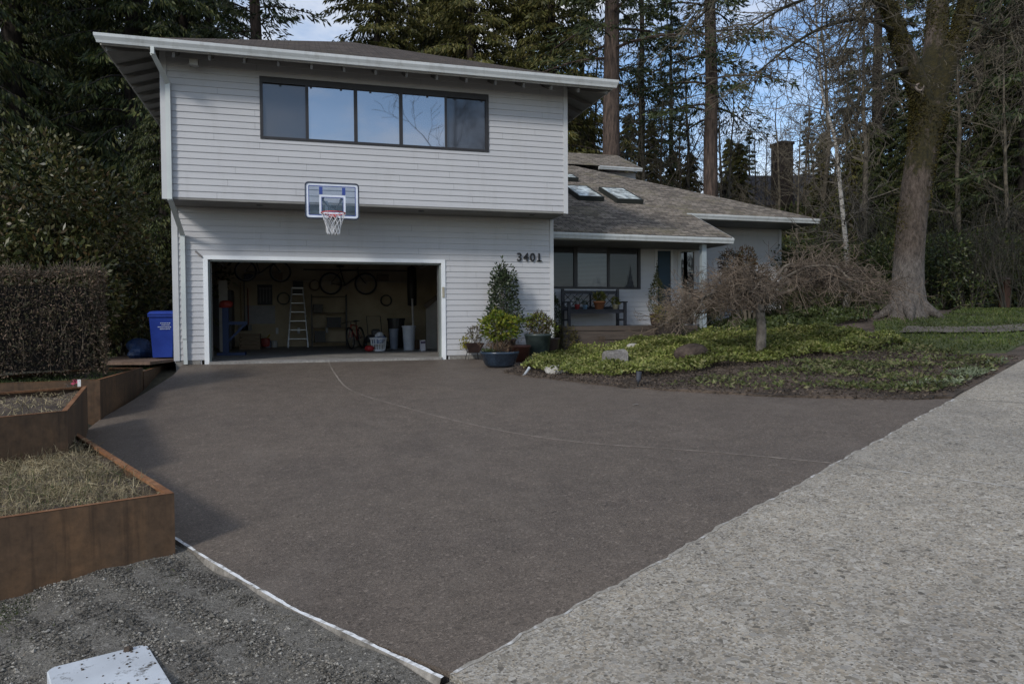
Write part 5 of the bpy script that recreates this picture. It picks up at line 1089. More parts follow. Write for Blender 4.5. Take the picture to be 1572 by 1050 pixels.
# --- dense cedars on the left
cedA = conifer('cedar_tree', 'x', 24, .6, 4.6, 170, .62, CEDAR, 1, r0=.5, per=18, sub=18, hang=1.1, spray=.27, sw=.062, group='dark cedars left of the house')
cedB = conifer('cedar_tree', 'x', 21, .3, 4.0, 160, .75, CEDAR, 2, r0=.42, per=17, sub=18, hang=1.2, spray=.27, sw=.062, group='dark cedars left of the house')
for i, (px, D, rz, sc, src, lb) in enumerate(((30, 25, .3, 1.0, cedA, 'dark drooping cedar at the far left above the broad leaved tree'), (120, 30, 1.7, 1.05, cedB, 'dark cedar behind the upper left of the broad leaved tree'), (215, 26, 2.9, .95, cedA, 'dark cedar just left of the upper eave'),
        (290, 33, 4.2, 1.0, cedB, 'dark cedar rising behind the left end of the main roof'), (-70, 21, 5.1, .9, cedB, 'dark cedar cut by the left frame edge'), (330, 41, .9, 1.1, cedA, 'farther cedar behind the roof left of the pine trunk'), (165, 40, 5.5, 1.15, cedA, 'farthest cedar in the dark gap left of the house'), (60, 44, 2.2, 1.2, cedB, 'tall back row cedar at the upper left'), (255, 19.5, 3.6, .42, cedB, 'short young cedar in the shade left of the downspout'))):
    o = src if i in (0, 1) else copy_tree(src); put(o, px, 480, D, rz=rz, sc=sc); relabel(o, lb)
# --- brownish conifers above the roof
hemA = conifer('hemlock_tree', 'x', 25, 5, 4.4, 150, .55, HEML, 5, bark=BARK_D, r0=.36, per=17, sub=18, hang=.9, spray=.30, sw=.07, group='olive conifers behind the main roof')
hemB = conifer('hemlock_tree', 'x', 27, 6, 4.2, 150, .6, HEML, 6, bark=BARK_D, r0=.34, per=17, sub=18, hang=1.0, spray=.30, sw=.07, group='olive conifers behind the main roof')
for i, (px, D, rz, sc, src, lb) in enumerate(((585, 36, .2, 1.0, hemA, 'olive conifer behind the roof, left of the row'), (655, 41, 1.2, 1.05, hemB, 'olive conifer behind the roof ridge above the middle window'), (725, 36, 2.6, 1.0, hemA, 'olive conifer behind the roof, tall in the middle'), (800, 40, 3.4, 1.0, hemB, 'olive conifer behind the roof above the dark right pane'), (850, 36, 5, .98, hemA, 'olive conifer at the right end of the main roof'), (690, 48, 4, 1.15, hemA, 'farther olive conifer filling the gap above the main roof'))):
    o = src if i in (0, 1) else copy_tree(src); put(o, px, 480, D, rz=rz, sc=sc); relabel(o, lb)
for i, (px, D, rz, sc, lb) in enumerate(((885, 54, .3, .8, 'far olive conifer just right of the main eave'), (965, 58, 1.3, .75, 'far olive conifer behind the thick fir trunk'), (1035, 50, 2.3, .62, 'far olive conifer above the wing hip'), (1120, 56, 3.3, .66, 'far olive conifer right of the straight fir trunk'), (1165, 60, 4.3, .6, 'far olive conifer left of the neighbour chimney'), (1330, 48, 5.3, .62, 'far olive conifer left of the mossy maple'))):
    o = copy_tree(hemB if i % 2 else hemA); put(o, px, 480, D, rz=rz, sc=sc, z=-3); relabel(o, lb); o['group'] = 'far olive conifers behind the wing'
for i, (px, D, rz, sc, lb) in enumerate(((1435, 33, .7, .62, 'dense dark conifer behind the mossy maple trunk on its right'), (1500, 36, 2.1, .75, 'dense dark conifer at the upper right behind the bare brush'), (1560, 31, 3.3, .7, 'dense dark conifer closing the right edge of the woods'), (1620, 33, 4.1, .8, 'dense dark conifer beyond the right frame edge'), (1365, 38, 5.0, .6, 'dense dark conifer left of the mossy maple trunk'), (1450, 28.5, 2.4, .36, 'bushy young cedar right of the mossy maple trunk'), (1510, 28, .8, .40, 'bushy young cedar behind the wooden post'), (1565, 27.5, 3.9, .42, 'bushy young cedar at the right frame edge'), (1340, 29, 1.8, .36, 'bushy young cedar left of the mossy maple trunk'), (1400, 31, 4.4, .45, 'bushy young cedar straight behind the mossy maple'))):
    o = copy_tree(cedA if i % 2 else cedB); put(o, px, 480, D, rz=rz, sc=sc); relabel(o, lb); o['group'] = 'dark conifers in the right hand woods'
# --- tall firs with bare trunks
firA = conifer('fir_tree', 'x', 34, 11.5, 4.2, 80, .35, FIRN, 8, bark=BARK, r0=.42, per=12, sub=16, hang=.35, spray=.32, sw=.07, group='tall bare trunked firs')
firB = conifer('fir_tree', 'x', 30, 9.5, 3.6, 80, .4, FIRN, 9, bark=BARK, r0=.36, per=12, sub=16, hang=.4, spray=.32, sw=.07, group='tall bare trunked firs')
firC = conifer('fir_tree', 'x', 28, 3.5, 3.4, 100, .4, FIRN, 10, bark=BARK_D, r0=.30, per=12, sub=16, hang=.5, spray=.32, sw=.07, gap=.15, group='dark firs in the woods')
put(firA, 941, 480, 30, rz=.5, z=-.3); relabel(firA, 'thick brown fir trunk rising just right of the main eave')
put(firB, 1091, 480, 32, rz=1.4, z=0); relabel(firB, 'straight brown fir trunk behind the middle of the wing roof')
o = put(copy_tree(firB), 400, 480, 33, rz=2.2, sc=1.0, z=.2); relabel(o, 'thin dark fir trunk standing above the roof at the sky gap')
for i, (px, D, rz, sc, lb) in enumerate(((895, 44, .4, .9, 'dark fir between the main eave and the thick fir trunk'), (985, 46, 1.8, 1.0, 'dark fir behind the ridge of the wing roof'), (1030, 52, 2.6, .85, 'dark fir left of the straight brown trunk'), (1345, 34, 3.3, .95, 'dark fir behind the mossy maple'), (1500, 32, 4.6, 1.0, 'dark fir at the upper right edge'), (1575, 27, 5.4, 1.0, 'nearest dark fir cut by the right frame edge'), (1240, 62, .9, .62, 'small far fir below the blue sky gap'), (1430, 45, 2.0, 1.1, 'dark fir right of the mossy maple trunk'), (1300, 55, 3.9, .72, 'far fir right of the neighbour chimney'), (1640, 36, 1, 1.1, 'dark fir outside the right edge with limbs reaching in'), (1150, 66, 1.5, .6, 'far fir above the neighbour roof'), (1530, 48, 3.1, 1.1, 'far fir in the dark right hand woods'))):
    o = firC if i == 0 else copy_tree(firC); put(o, px, 480, D, rz=rz, sc=sc); relabel(o, lb)
# --- bare deciduous trees behind the wing
bareA = branch_tree('bare_tree', 'x', 21, 15, .16, 4.6, 12, BARK_GD, BARK_GD, levels=3, kids_=6, trunkf=.28, twig=.016, sides=3, group='bare trees behind the wing')
bareB = branch_tree('bare_tree', 'x', 22, 17, .14, 4.0, 14, BARK_GD, BARK_GD, levels=3, kids_=6, trunkf=.22, twig=.016, sides=3, up=.9, group='bare trees behind the wing')
bareC = branch_tree('bare_tree', 'x', 23, 12, .12, 3.8, 12, BARK_GD, BARK_GD, levels=3, kids_=6, trunkf=.2, twig=.014, sides=3, up=.7, group='bare trees behind the wing')
for i, (px, D, rz, sc, src, lb) in enumerate(((910, 38, .1, 1.1, bareA, 'bare tree between the main eave and the thick fir'), (975, 34, 1.1, 1.0, bareB, 'bare tree right of the thick fir trunk'), (1015, 40, 2.1, 1.1, bareC, 'thin twigged bare tree above the wing ridge'), (1060, 36, 3.1, 1.0, bareA, 'bare tree just left of the straight fir trunk'), (1130, 34, 4.1, .85, bareB, 'bare tree right of the straight fir trunk'), (1160, 42, 5.1, .95, bareC, 'bare tree left of the neighbour chimney'), (1255, 33, .6, 1.15, bareB, 'tall bare tree in front of the blue sky gap'), (1330, 27, 1.6, .9, bareA, 'bare tree left of the mossy maple'), (1385, 36, 2.6, 1.0, bareC, 'bare tree right behind the mossy maple'), (1470, 27, 3.6, .8, bareA, 'bare tree right of the mossy maple'), (1540, 25, 4.6, .85, bareC, 'bare tree near the right edge'), (480, 45, 5.6, 1.15, bareB, 'bare tree in the bright sky gap over the roof'), (1110, 48, 2.9, 1.1, bareA, 'far bare tree behind the straight fir trunk'), (1580, 30, .2, 1.0, bareB, 'bare tree cut by the right edge'), (1210, 52, 1.2, 1.0, bareC, 'far bare tree behind the neighbour roof'))):
    o = src if src.get('used') is None else copy_tree(src); src['used'] = 1; put(o, px, 480, D, rz=rz, sc=sc, z=zg(12, 5)); relabel(o, lb)
o = copy_tree(bareA); put(o, xy=(11.5, -33), sc=1.35, z=.2); relabel(o, 'bare street tree across the road, mirrored in the right upper panes'); o['group'] = 'street trees'
o = copy_tree(bareA); put(o, xy=(15.5, -36), sc=1.3, rz=2, z=.4); relabel(o, 'second bare street tree farther along across the road'); o['group'] = 'street trees'
for o in (bareA, bareB, bareC): del o['used']
for o in bpy.data.objects:
    if 'used' in o.keys(): del o['used']
# --- understory brush and rhododendrons
BRUSHM = M2('dark brush stems', (.016, .015, .011), (.05, .045, .034), 3, .9)  # darker stem tone for the bare brush
brush = branch_tree('brush_shrub', 'x', 31, 4.2, .03, 1.5, 7, BRUSHM, BRUSHM, cat='shrub', levels=2, kids_=5, trunkf=.2, twig=.009, stems=9, sides=3, up=1.0, group='bare brush in the woods')
BR = [(930, 30), (1000, 29), (1050, 31), (1120, 28), (1170, 30), (1230, 27), (1300, 24), (1345, 22), (1425, 23), (1455, 26), (1490, 22), (1520, 25), (1550, 21), (1580, 23), (1470, 30), (1540, 30)]
BL = ['behind the wing ridge left end', 'below the clerestory eave', 'behind the wing roof middle', 'right of the straight fir trunk', 'left of the neighbour chimney', 'right of the neighbour chimney', 'around the white birch', 'left of the mossy maple trunk', 'just right of the mossy maple trunk', 'second right of the mossy maple', 'above the right lawn', 'behind the wooden post, left side', 'behind the wooden post, right side', 'at the right frame edge', 'deep behind the right rhododendrons', 'deep in the far right woods']
for i, ((px, D), lb) in enumerate(zip(BR, BL)):
    o = brush if i == 0 else copy_tree(brush); put(o, px, 480, D, rz=i*1.3, sc=.75+.10*(i % 4)); relabel(o, 'tangle of bare brush '+lb)
def shrub(name, label, rad, n, L, W, mat, seed, group=None, stems=10, cat='shrub'):
    t = thing(name, label, cat, (0, 0, 0), group)
    rng = np.random.default_rng(seed); mb = MB(); C = []; A = []
    for k in range(9):
        c = np.array([rng.uniform(-.6, .6)*rad[0], rng.uniform(-.6, .6)*rad[1], rng.uniform(.35, 1.45)*rad[2]]); d = unit(rng.normal(size=(n//9, 3)))
        r = rng.uniform(.35, 1, n//9)**.5; P_ = c+d*r[:, None]*np.array(rad)*rng.uniform(.32, .52); C.append(P_); A.append(d*.8+rng.normal(size=d.shape)*.6+[0, 0, .1])
    C = np.concatenate(C); C[:, 2] = np.maximum(C[:, 2], .05); A = np.concatenate(A); m = len(C)
    leaves(mb, C, A, L*rng.uniform(.6, 1.3, m), W*rng.uniform(.7, 1.3, m), rng); mb.build('foliage', mat, t); mb = MB()
    for i in rng.integers(0, m, stems): e = Vector(C[i]); mb.tube([(rng.normal(0, .1), rng.normal(0, .1), -.1), e*.5+Vector((0, 0, .1)), e], [.03, .02, .008], 5, False)
    mb.build('stem', BARK_GD, t); return t
rhA = shrub('rhododendron', 'x', (1.5, 1.4, 1.25), 3600, .13, .048, RHOD, 41, 'rhododendrons behind the lawn'); rhB = shrub('rhododendron', 'x', (1.9, 1.5, 1.5), 4600, .13, .048, RHOD, 42, 'rhododendrons behind the lawn')
RL = [(1150, 25.5, .85, 'green rhododendron by the right end of the wing'), (1225, 24, .9, 'green rhododendron below the wing eave corner'), (1290, 22.5, 1.0, 'green rhododendron around the birch foot'), (1345, 21.5, .85, 'green rhododendron left of the mossy maple foot'), (1440, 22.5, 1.0, 'green rhododendron right of the mossy maple foot'), (1480, 24, 1.1, 'tall green rhododendron left of the wooden post'), (1522, 25.5, .9, 'green rhododendron just behind the wooden post'), (1570, 26, 1.1, 'green rhododendron at the right frame edge'), (1260, 28, 1.3, 'large rhododendron in front of the neighbour house'), (1410, 27, 1.25, 'large rhododendron deep behind the mossy maple'), (1330, 27, 1.2, 'large rhododendron behind the birch'), (1190, 31, 1.35, 'far shrub below the neighbour chimney'), (1100, 31, 1.25, 'dark shrub behind the wing hip'), (1040, 33, 1.3, 'dark shrub behind the wing ridge'), (1425, 30, 1.8, 'high dark rhododendron in the second row right of the maple'), (1500, 31, 2.0, 'high dark rhododendron in the second row above the wooden post'), (1575, 31, 1.9, 'high dark rhododendron in the second row at the right edge'), (1320, 31, 1.5, 'high rhododendron in the second row behind the birch'), (1230, 33, 1.4, 'high rhododendron hiding the neighbour wall')]
for i, (px, D, sc, lb) in enumerate(RL):
    src = rhA if i % 2 == 0 else rhB; o = src if i < 2 else copy_tree(src); put(o, px, 480, D, rz=i*1.1, sc=sc); relabel(o, lb)
for i, (px, D, sc, lb) in enumerate(((1150, 34, 1.7, 'tall evergreen bush left of the neighbour chimney'), (1235, 35, 2.0, 'tall evergreen bush right of the neighbour chimney'), (1285, 33, 1.9, 'tall evergreen bush behind the birch trunk'), (1340, 33, 2.2, 'tall evergreen bush left behind the mossy maple'), (1075, 36, 1.7, 'evergreen bush at the foot of the straight fir'), (990, 38, 1.8, 'evergreen bush behind the clerestory eave'))):
    o = copy_tree(rhB if i % 2 else rhA); put(o, px, 480, D, rz=i*2.1, sc=sc*.8, sz=sc*1.1); relabel(o, lb)
for i, (px, D, sc, lb) in enumerate(((1262, 34, .40, 'small olive conifer right of the neighbour chimney'), (1310, 30, .38, 'small olive conifer right of the birch'), (1135, 38, .42, 'small olive conifer right of the straight fir trunk'), (1060, 40, .45, 'small olive conifer left of the straight fir trunk'), (1000, 42, .5, 'small olive conifer right of the thick fir trunk'), (905, 42, .55, 'small olive conifer at the right end of the main eave'))):
    o = copy_tree(hemA if i % 2 else hemB); put(o, px, 480, D, rz=i*1.3, sc=sc, z=-1.2); relabel(o, lb); o['group'] = 'small conifers behind the wing'
for i, (px, D, sc, lb) in enumerate(((1190, 33, .75, 'bare tree in front of the neighbour chimney'), (1225, 30, .7, 'bare tree between the neighbour chimney and the birch'), (1320, 31, .85, 'bare tree between the birch and the maple'), (1500, 29, .9, 'bare tree above the wooden post'), (1440, 32, 1.0, 'bare tree close behind the mossy maple, right side'), (1175, 38, .8, 'bare tree just left of the neighbour chimney'), (1245, 37, .85, 'bare tree right of the neighbour chimney'), (1280, 40, 1.0, 'bare tree behind the birch top'), (930, 36, .95, 'bare tree left of the thick fir trunk'), (1045, 38, 1.0, 'bare tree close left of the straight fir trunk'), (1100, 40, .95, 'bare tree close right of the straight fir trunk'))):
    o = copy_tree(bareC if i % 2 else bareB); put(o, px, 480, D, rz=i*1.7, sc=sc); relabel(o, lb)
for i, (px, D, sc, lb) in enumerate(((1085, 19.6, .36, 'low green bush behind the weeping maple, at the wing corner'), (1140, 20.2, .40, 'low green bush behind the weeping maple trunk, left one'), (1195, 20.8, .42, 'low green bush behind the weeping maple trunk, right one'), (1245, 20.4, .45, 'low green bush left of the birch foot'), (1300, 20.0, .45, 'low green bush at the birch foot'), (1350, 19.8, .40, 'low green bush touching the left of the mossy maple roots'), (1030, 18.2, .3, 'low green bush beside the porch step'))):
    o = copy_tree(rhA if i % 2 else rhB); put(o, px, 480, D, rz=i*1.9, sc=sc); relabel(o, lb); o['group'] = 'low bushes behind the weeping maple'
PIER = leaf_mat('reddish pieris leaves', [(.05, .028, .013), (.085, .045, .02), (.05, .05, .018), (.12, .065, .03)], 2.5, .5, .2)
pr = shrub('pieris_shrub', 'reddish brown leaved upright shrub in front of the wing wall', (.78, .6, .85), 4500, .09, .03, PIER, 43); 
mb = MB()
for k in range(7): a = k*.9; mb.tube([(.1*math.cos(a), .1*math.sin(a), -.85), (.18*math.cos(a), .18*math.sin(a), -.1), (.45*math.cos(a), .4*math.sin(a), .6)], [.04, .03, .015], 6)
mb.build('trunk', BARK_GD, pr); put(pr, 1152, 480, 19.6, rz=.4, sc=1); pr.location.z += .75
# --- broad leaved evergreen at the far left
mg = shrub('evergreen_tree', 'broad dark leathery leaved tree with brownish leaf backs at the left edge', (2.6, 2.2, 2.35), 21000, .14, .055, MAGN, 44, cat='tree', stems=26); put(mg, 60, 480, 15.2, rz=.5, sc=1.0); mg.location.z += .35
# fill in its lower skirt and the shade beside the house with dark shrubs
ds = shrub('laurel_shrub', 'x', (1.5, 1.3, 1.15), 3600, .12, .05, MAGN, 45, 'dark shrubs in the shade left of the house')
for i, (px, D, sc, lb) in enumerate(((190, 17.5, 1.15, 'dark shrub behind the blue recycling bin'), (95, 15.5, 1.2, 'dark shrub behind the clipped hedge, right part'), (10, 15, 1.3, 'dark shrub behind the clipped hedge, left part'), (235, 20, 1.5, 'tall dark shrub deep in the gap left of the house'), (165, 20.5, 1.6, 'dark shrub in the second row behind the hedge'), (215, 25, 2.0, 'farthest dark shrub closing the gap left of the house'))):
    o = ds if i == 0 else copy_tree(ds); put(o, px, 480, D, rz=i*1.7, sc=sc); relabel(o, lb)
# --- clipped hedge
HEDM = leaf_mat('dry brown hedge leaves', [(.065, .047, .034), (.12, .085, .06), (.185, .125, .09), (.045, .046, .02), (.08, .068, .034)], 1.4, .7, .1)
hp = Vector((-1.02, -3.45)); hd = Vector((-.93, -.36)).normalized(); hn = Vector((-hd.y, hd.x))
if hn.y < 0: hn = -hn
hg = thing('clipped_hedge', 'clipped brown winter hedge behind the planter boxes', 'hedge', (hp.x, hp.y, .05))
rng = np.random.default_rng(50); n = 30000; u = rng.uniform(0, 5.5, n); v_ = rng.uniform(0, 1.1, n); w_ = rng.uniform(0, 1, n); face = rng.integers(0, 6, n)
v_[face < 3] = rng.normal(0.02, .035, (face < 3).sum()); top = 1.60+.03*np.sin(u*5)+.02*np.sin(u*13); w_ = w_*top; w_[face == 3] = top[face == 3]+rng.normal(-.02, .03, (face == 3).sum()); u[face == 4] = rng.normal(.02, .03, (face == 4).sum())
v_ = v_+.04*np.sin(u*3)*np.sin(w_*4)
C = np.stack([hp.x+hd.x*u+hn.x*v_, hp.y+hd.y*u+hn.y*v_, .05+w_], 1); mb = MB(); leaves(mb, C, rng.normal(size=(n, 3))+[0, 0, .3], .055*rng.uniform(.6, 1.3, n), .022, rng); mb.build('foliage', HEDM, hg)
m = 2600; u = rng.uniform(0, 5.5, m); v_ = rng.uniform(.02, 1.0, m); z0 = rng.uniform(0, 1.2, m); P0 = np.stack([hp.x+hd.x*u+hn.x*v_, hp.y+hd.y*u+hn.y*v_, .05+z0], 1); P1 = P0+np.stack([rng.normal(0, .08, m), rng.normal(0, .08, m), rng.uniform(.15, .45, m)], 1); m2 = 900; u = rng.uniform(0, 5.5, m2); v_ = rng.uniform(-.03, 1.05, m2); Q0_ = np.stack([hp.x+hd.x*u+hn.x*v_, hp.y+hd.y*u+hn.y*v_, np.full(m2, 1.58)+.03*np.sin(u*5)], 1); Q1_ = Q0_+np.stack([rng.normal(0, .05, m2), rng.normal(0, .05, m2), rng.uniform(.03, .22, m2)**1.0], 1)
P0 = np.concatenate([P0, Q0_]); P1 = np.concatenate([P1, Q1_]); m += m2
mb = MB(); segs(mb, P0, P1, np.full(m, .006), np.full(m, .003), 3); mb.build('branch', M2('reddish hedge twigs', (.042, .034, .024), (.12, .095, .068), 3, .9), hg)
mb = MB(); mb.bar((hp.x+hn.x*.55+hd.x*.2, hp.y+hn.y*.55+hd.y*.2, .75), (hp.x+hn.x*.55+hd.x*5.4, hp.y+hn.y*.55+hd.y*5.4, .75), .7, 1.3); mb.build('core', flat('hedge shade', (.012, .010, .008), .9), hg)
# --- birch
BIR, nt, b = new_mat('birch bark'); v = coord(nt, (1, 1, 1)); f = noise(nt, coord(nt, (3, 3, 9)), 2.5, 5, .7); c = ramp(nt, f, [(.40, (.04, .035, .03)), (.5, (.33, .31, .28))]); nt.links.new(c, b.inputs['Base Color']); b.inputs['Roughness'].default_value = .8
bt = thing('birch_tree', 'slim white barked birch in front of the dark rhododendrons', 'tree', (0, 0, 0))
bp = atG(1299, 500); bp = atD(1299, 470, 21.5); bz = zg(bp.x, bp.y); bt.location = (bp.x, bp.y, bz)
L_ = [(1300, 400), (1298, 370), (1293, 320), (1288, 270), (1282, 215), (1272, 180), (1262, 140), (1255, 60), (1250, -30)]
pts = [(bp.x, bp.y, bz-.1)]+[tuple(atD(x, y, 21.5)) for x, y in L_]; MB().tube(smooth_line(pts, 4), [.085*(1-.75*i/36) for i in range(37)], 8).build('trunk', BIR, bt, True)
rng = random.Random(77); P0, P1, Q0, Q1 = [], [], [], []
def twigs(p, d, L, r, lev, maxl, P0, P1, Q0, Q1, rng, crook=.2, dr=0, kids_=5, rmin=.004, n=4):
    q = Vector(p); dd = Vector(d).normalized(); pts = [q.copy()]
    for k in range(n):
        dd = (dd+Vector((rng.gauss(0, crook), rng.gauss(0, crook), rng.gauss(0, crook)-dr))).normalized(); q = q+dd*L/n; pts.append(q.copy())
    for k in range(n): P0.append(pts[k]); P1.append(pts[k+1]); Q0.append(max(rmin, r*(1-.8*k/n))); Q1.append(max(rmin*.8, r*(1-.8*(k+1)/n)))
    if lev >= maxl: return
    for c in range(kids_):
        f = .15+.85*(c+rng.random())/kids_; j = min(n-1, int(f*n)); b = pts[j].lerp(pts[j+1], f*n-j); ax = (pts[j+1]-pts[j]).normalized(); pr = Vector((rng.gauss(0, 1), rng.gauss(0, 1), rng.gauss(0, .8))); pr = (pr-ax*pr.dot(ax)).normalized()
        twigs(b, ax*rng.uniform(.5, 1)+pr*rng.uniform(.5, 1), L*rng.uniform(.4, .7)*(1.1-.4*f), r*.5, lev+1, maxl, P0, P1, Q0, Q1, rng, crook, dr, kids_, rmin, n)
sp = smooth_line(pts, 4)
for k in range(26): i = rng.randrange(8, 36); a = rng.uniform(0, 6.28); twigs(sp[i], (math.cos(a), math.sin(a), rng.uniform(-.1, .8)), rng.uniform(1.0, 2.4), .022, 1, 3, P0, P1, Q0, Q1, rng, .18, .04, 5, .007)
mb = MB(); segs(mb, P0, P1, Q0, Q1, 3); mb.build('crown', BARK_G, bt)
# --- the big mossy maple
MOSSB, nt, b = new_mat('mossy maple bark'); v = coord(nt); f = noise(nt, coord(nt, (2.2, 2.2, .8)), 6, 7, .85); c = ramp(nt, f, [(.36, (.022, .016, .012)), (.5, (.092, .069, .053)), (.64, (.165, .13, .105))])
g = N(nt, 'ShaderNodeNewGeometry'); sx = N(nt, 'ShaderNodeSeparateXYZ'); tc = N(nt, 'ShaderNodeTexCoord'); nt.links.new(tc.outputs['Object'], sx.inputs[0])
hm = N(nt, 'ShaderNodeMapRange'); hm.inputs[1].default_value = 2.2; hm.inputs[2].default_value = 3.6; nt.links.new(sx.outputs[2], hm.inputs[0])
mf = N(nt, 'ShaderNodeMath', operation='MULTIPLY'); nt.links.new(ramp(nt, noise(nt, coord(nt, (1, 1, .45)), 1.0, 6, .75), [(.44, (0, 0, 0)), (.50, (1, 1, 1))]), mf.inputs[0]); nt.links.new(hm.outputs[0], mf.inputs[1])
c = mixc(nt, mf.outputs[0], c, ramp(nt, noise(nt, v, 14, 4), [(.3, (.014, .014, .004)), (.7, (.06, .048, .012))])); lo = N(nt, 'ShaderNodeMapRange'); lo.inputs[1].default_value = 1.75; lo.inputs[2].default_value = 1.25; lo.inputs[3].default_value = 0; lo.inputs[4].default_value = .55; nt.links.new(sx.outputs[2], lo.inputs[0])
c = mixc(nt, lo.outputs[0], c, ramp(nt, f, [(.38, (.07, .062, .056)), (.6, (.23, .213, .20))])); nt.links.new(c, b.inputs['Base Color']); b.inputs['Roughness'].default_value = .95; bump(nt, b, f, 1.0, .10)
mp = atG(1394, 489); MD = (mp-CV).dot(FD); mt = thing('maple_tree', 'big grey maple with mossy forked trunk on the right lawn', 'tree', (mp.x, mp.y, mp.z))
def mtp(l): return [tuple(atD(x, y, MD+dd)) for x, y, dd in l]
pxm = F/MD
tr = mtp([(1394, 500, 0), (1394, 478, 0), (1394, 440, 0), (1395, 400, 0), (1399, 350, 0), (1405, 300, 0), (1413, 250, 0), (1421, 205, 0), (1428, 165, 0)])
mb = MB(); mb.tube(smooth_line(tr, 4), list(np.interp(np.linspace(0, 8, 33), range(9), [r/pxm for r in (38, 28, 23, 21.5, 21, 21, 21.5, 23, 28)])), 20, True)
for a in (.3, 1.5, 2.8, 4.0, 5.2):   # root flare
    e = Vector((mp.x+.82*math.cos(a), mp.y+.82*math.sin(a), 0)); e.z = zg(e.x, e.y)+.02; mb.tube([Vector((mp.x, mp.y, mp.z+.75)), Vector((mp.x+.36*math.cos(a), mp.y+.36*math.sin(a), mp.z+.26)), e], [.14, .16, .04], 8)
mb.tube(smooth_line(mtp([(1425, 185, 0), (1408, 130, -.2), (1390, 85, -.4), (1374, 40, -.6), (1360, 0, -.8), (1330, -70, -1.2), (1290, -150, -1.6)]), 4), list(np.linspace(17, 7, 25)/pxm), 12)
mb.tube(smooth_line(mtp([(1428, 175, 0), (1434, 110, .2), (1438, 50, .4), (1440, 0, .6), (1440, -80, 1), (1430, -170, 1.3)]), 4), list(np.linspace(21, 10, 21)/pxm), 12)
mb.tube(smooth_line(mtp([(1432, 170, 0), (1452, 110, -.2), (1470, 55, -.3), (1486, 0, -.5), (1515, -70, -.8), (1550, -160, -1)]), 4), list(np.linspace(15, 8, 21)/pxm), 12)
V_ = np.array(mb.v); Fq = np.array([f for f in mb.f if len(f) == 4]); Cn = V_[Fq].mean(1); e1 = V_[Fq[:, 1]]-V_[Fq[:, 0]]; e2 = V_[Fq[:, 3]]-V_[Fq[:, 0]]; Nn = np.cross(e1, e2); Ar = np.linalg.norm(Nn, axis=1); Nn = Nn/(Ar[:, None]+1e-9)
hz = Cn[:, 2]-mp.z; rt = Nn@np.array(RT); nz2 = .5+.28*np.sin(Cn[:, 0]*3.1+Cn[:, 2]*1.3)+.25*np.sin(Cn[:, 2]*2.3-Cn[:, 1]*4)
st = lambda a, b, x: np.clip((x-a)/(b-a), 0, 1)
wt_ = Ar*(st(2.6, 3.6, hz)*(st(.1, .6, rt)*st(5.6, 4.9, hz)*1.6+st(4.2, 5.0, hz)*st(.45, .75, nz2)*1.2+st(-.55, -.9, rt)*st(.4, .6, nz2)*1.5)+.8*st(-.6, -.9, rt)*st(1.6, 2.2, hz)*st(3.2, 2.4, hz)); wt_ = np.maximum(wt_, 0); rng_ = np.random.default_rng(5); ii = rng_.choice(len(wt_), 15000, p=wt_/wt_.sum())
t1, t2 = rng_.uniform(0, 1, (2, 15000, 1)); Pm = V_[Fq[ii, 0]]*(1-t1)*(1-t2)+V_[Fq[ii, 1]]*t1*(1-t2)+V_[Fq[ii, 2]]*t1*t2+V_[Fq[ii, 3]]*(1-t1)*t2
ms_ = MB(); leaves(ms_, Pm, Nn[ii]*.5+rng_.normal(size=(15000, 3))*.6-[0, 0, .3], .05*rng_.uniform(.6, 1.4, 15000), .03, rng_); ms_.build('moss', leaf_mat('trunk moss', [(.022, .02, .004), (.05, .042, .008), (.085, .065, .014), (.04, .045, .01)], 2, .9, .1), mt)
mb.build('trunk', MOSSB, mt, True)
c = atD(1412, 134, MD-.40); cu = MB(); uu = RT; cu.tube([c+RT*.085*math.cos(a)+UP*.085*math.sin(a) for a in np.linspace(0, 2*PI, 16, endpoint=False)], .028, 6, closed=True); cu.build('knot', M2('pale bark callus', (.16, .13, .115), (.24, .2, .18), 6, .9), mt, True)
limbs = [[(1398, 105, -.3), (1370, 112, -.8), (1340, 130, -1.4), (1312, 165, -2), (1295, 192, -2.4)], [(1378, 50, -.5), (1330, 30, -1.5), (1270, 40, -2.6), (1215, 70, -3.4), (1165, 110, -3.8)], [(1366, 15, -.7), (1300, -10, -2), (1220, 5, -3), (1150, 45, -3.6)], [(1478, 30, -.4), (1520, 45, -1), (1560, 60, -1.4), (1600, 95, -1.8)], [(1462, 85, -.3), (1500, 60, -.6), (1545, 55, -1), (1590, 70, -1.2)], [(1503, 58, -.6), (1512, 100, -.9), (1505, 140, -1)], [(1340, -50, -1.1), (1240, -60, -2), (1130, -20, -3.2), (1060, 40, -4)], [(1350, -20, -1), (1310, 40, -2.2), (1290, 100, -3)], [(1530, -110, -.9), (1580, -40, -1.6), (1620, 40, -2)], [(1438, 10, .5), (1400, -20, 1.4), (1350, 10, 2.4), (1310, 70, 3)]]
mb = MB(); P0, P1, Q0, Q1 = [], [], [], []; rng = random.Random(81)
for i, l in enumerate(limbs):
    P_ = [Vector(p) for p in smooth_line(mtp(l), 5)]; m = len(P_); r0 = (.075, .055, .05, .05, .06, .035, .06, .04, .05, .05)[i]; mb.tube(P_, [r0*(1-.75*k/m) for k in range(m)], 7)
    for k in range(4, m):
        for _ in range(2 if i != 5 else 1): ax = (P_[k]-P_[k-1]).normalized(); d = ax*.7+Vector((rng.gauss(0, .6), rng.gauss(0, .6), rng.gauss(-.05, .6))); twigs(P_[k], d, rng.uniform(.5, 1.5), .018, 1, 3, P0, P1, Q0, Q1, rng, .22, .03, 4, .0065)
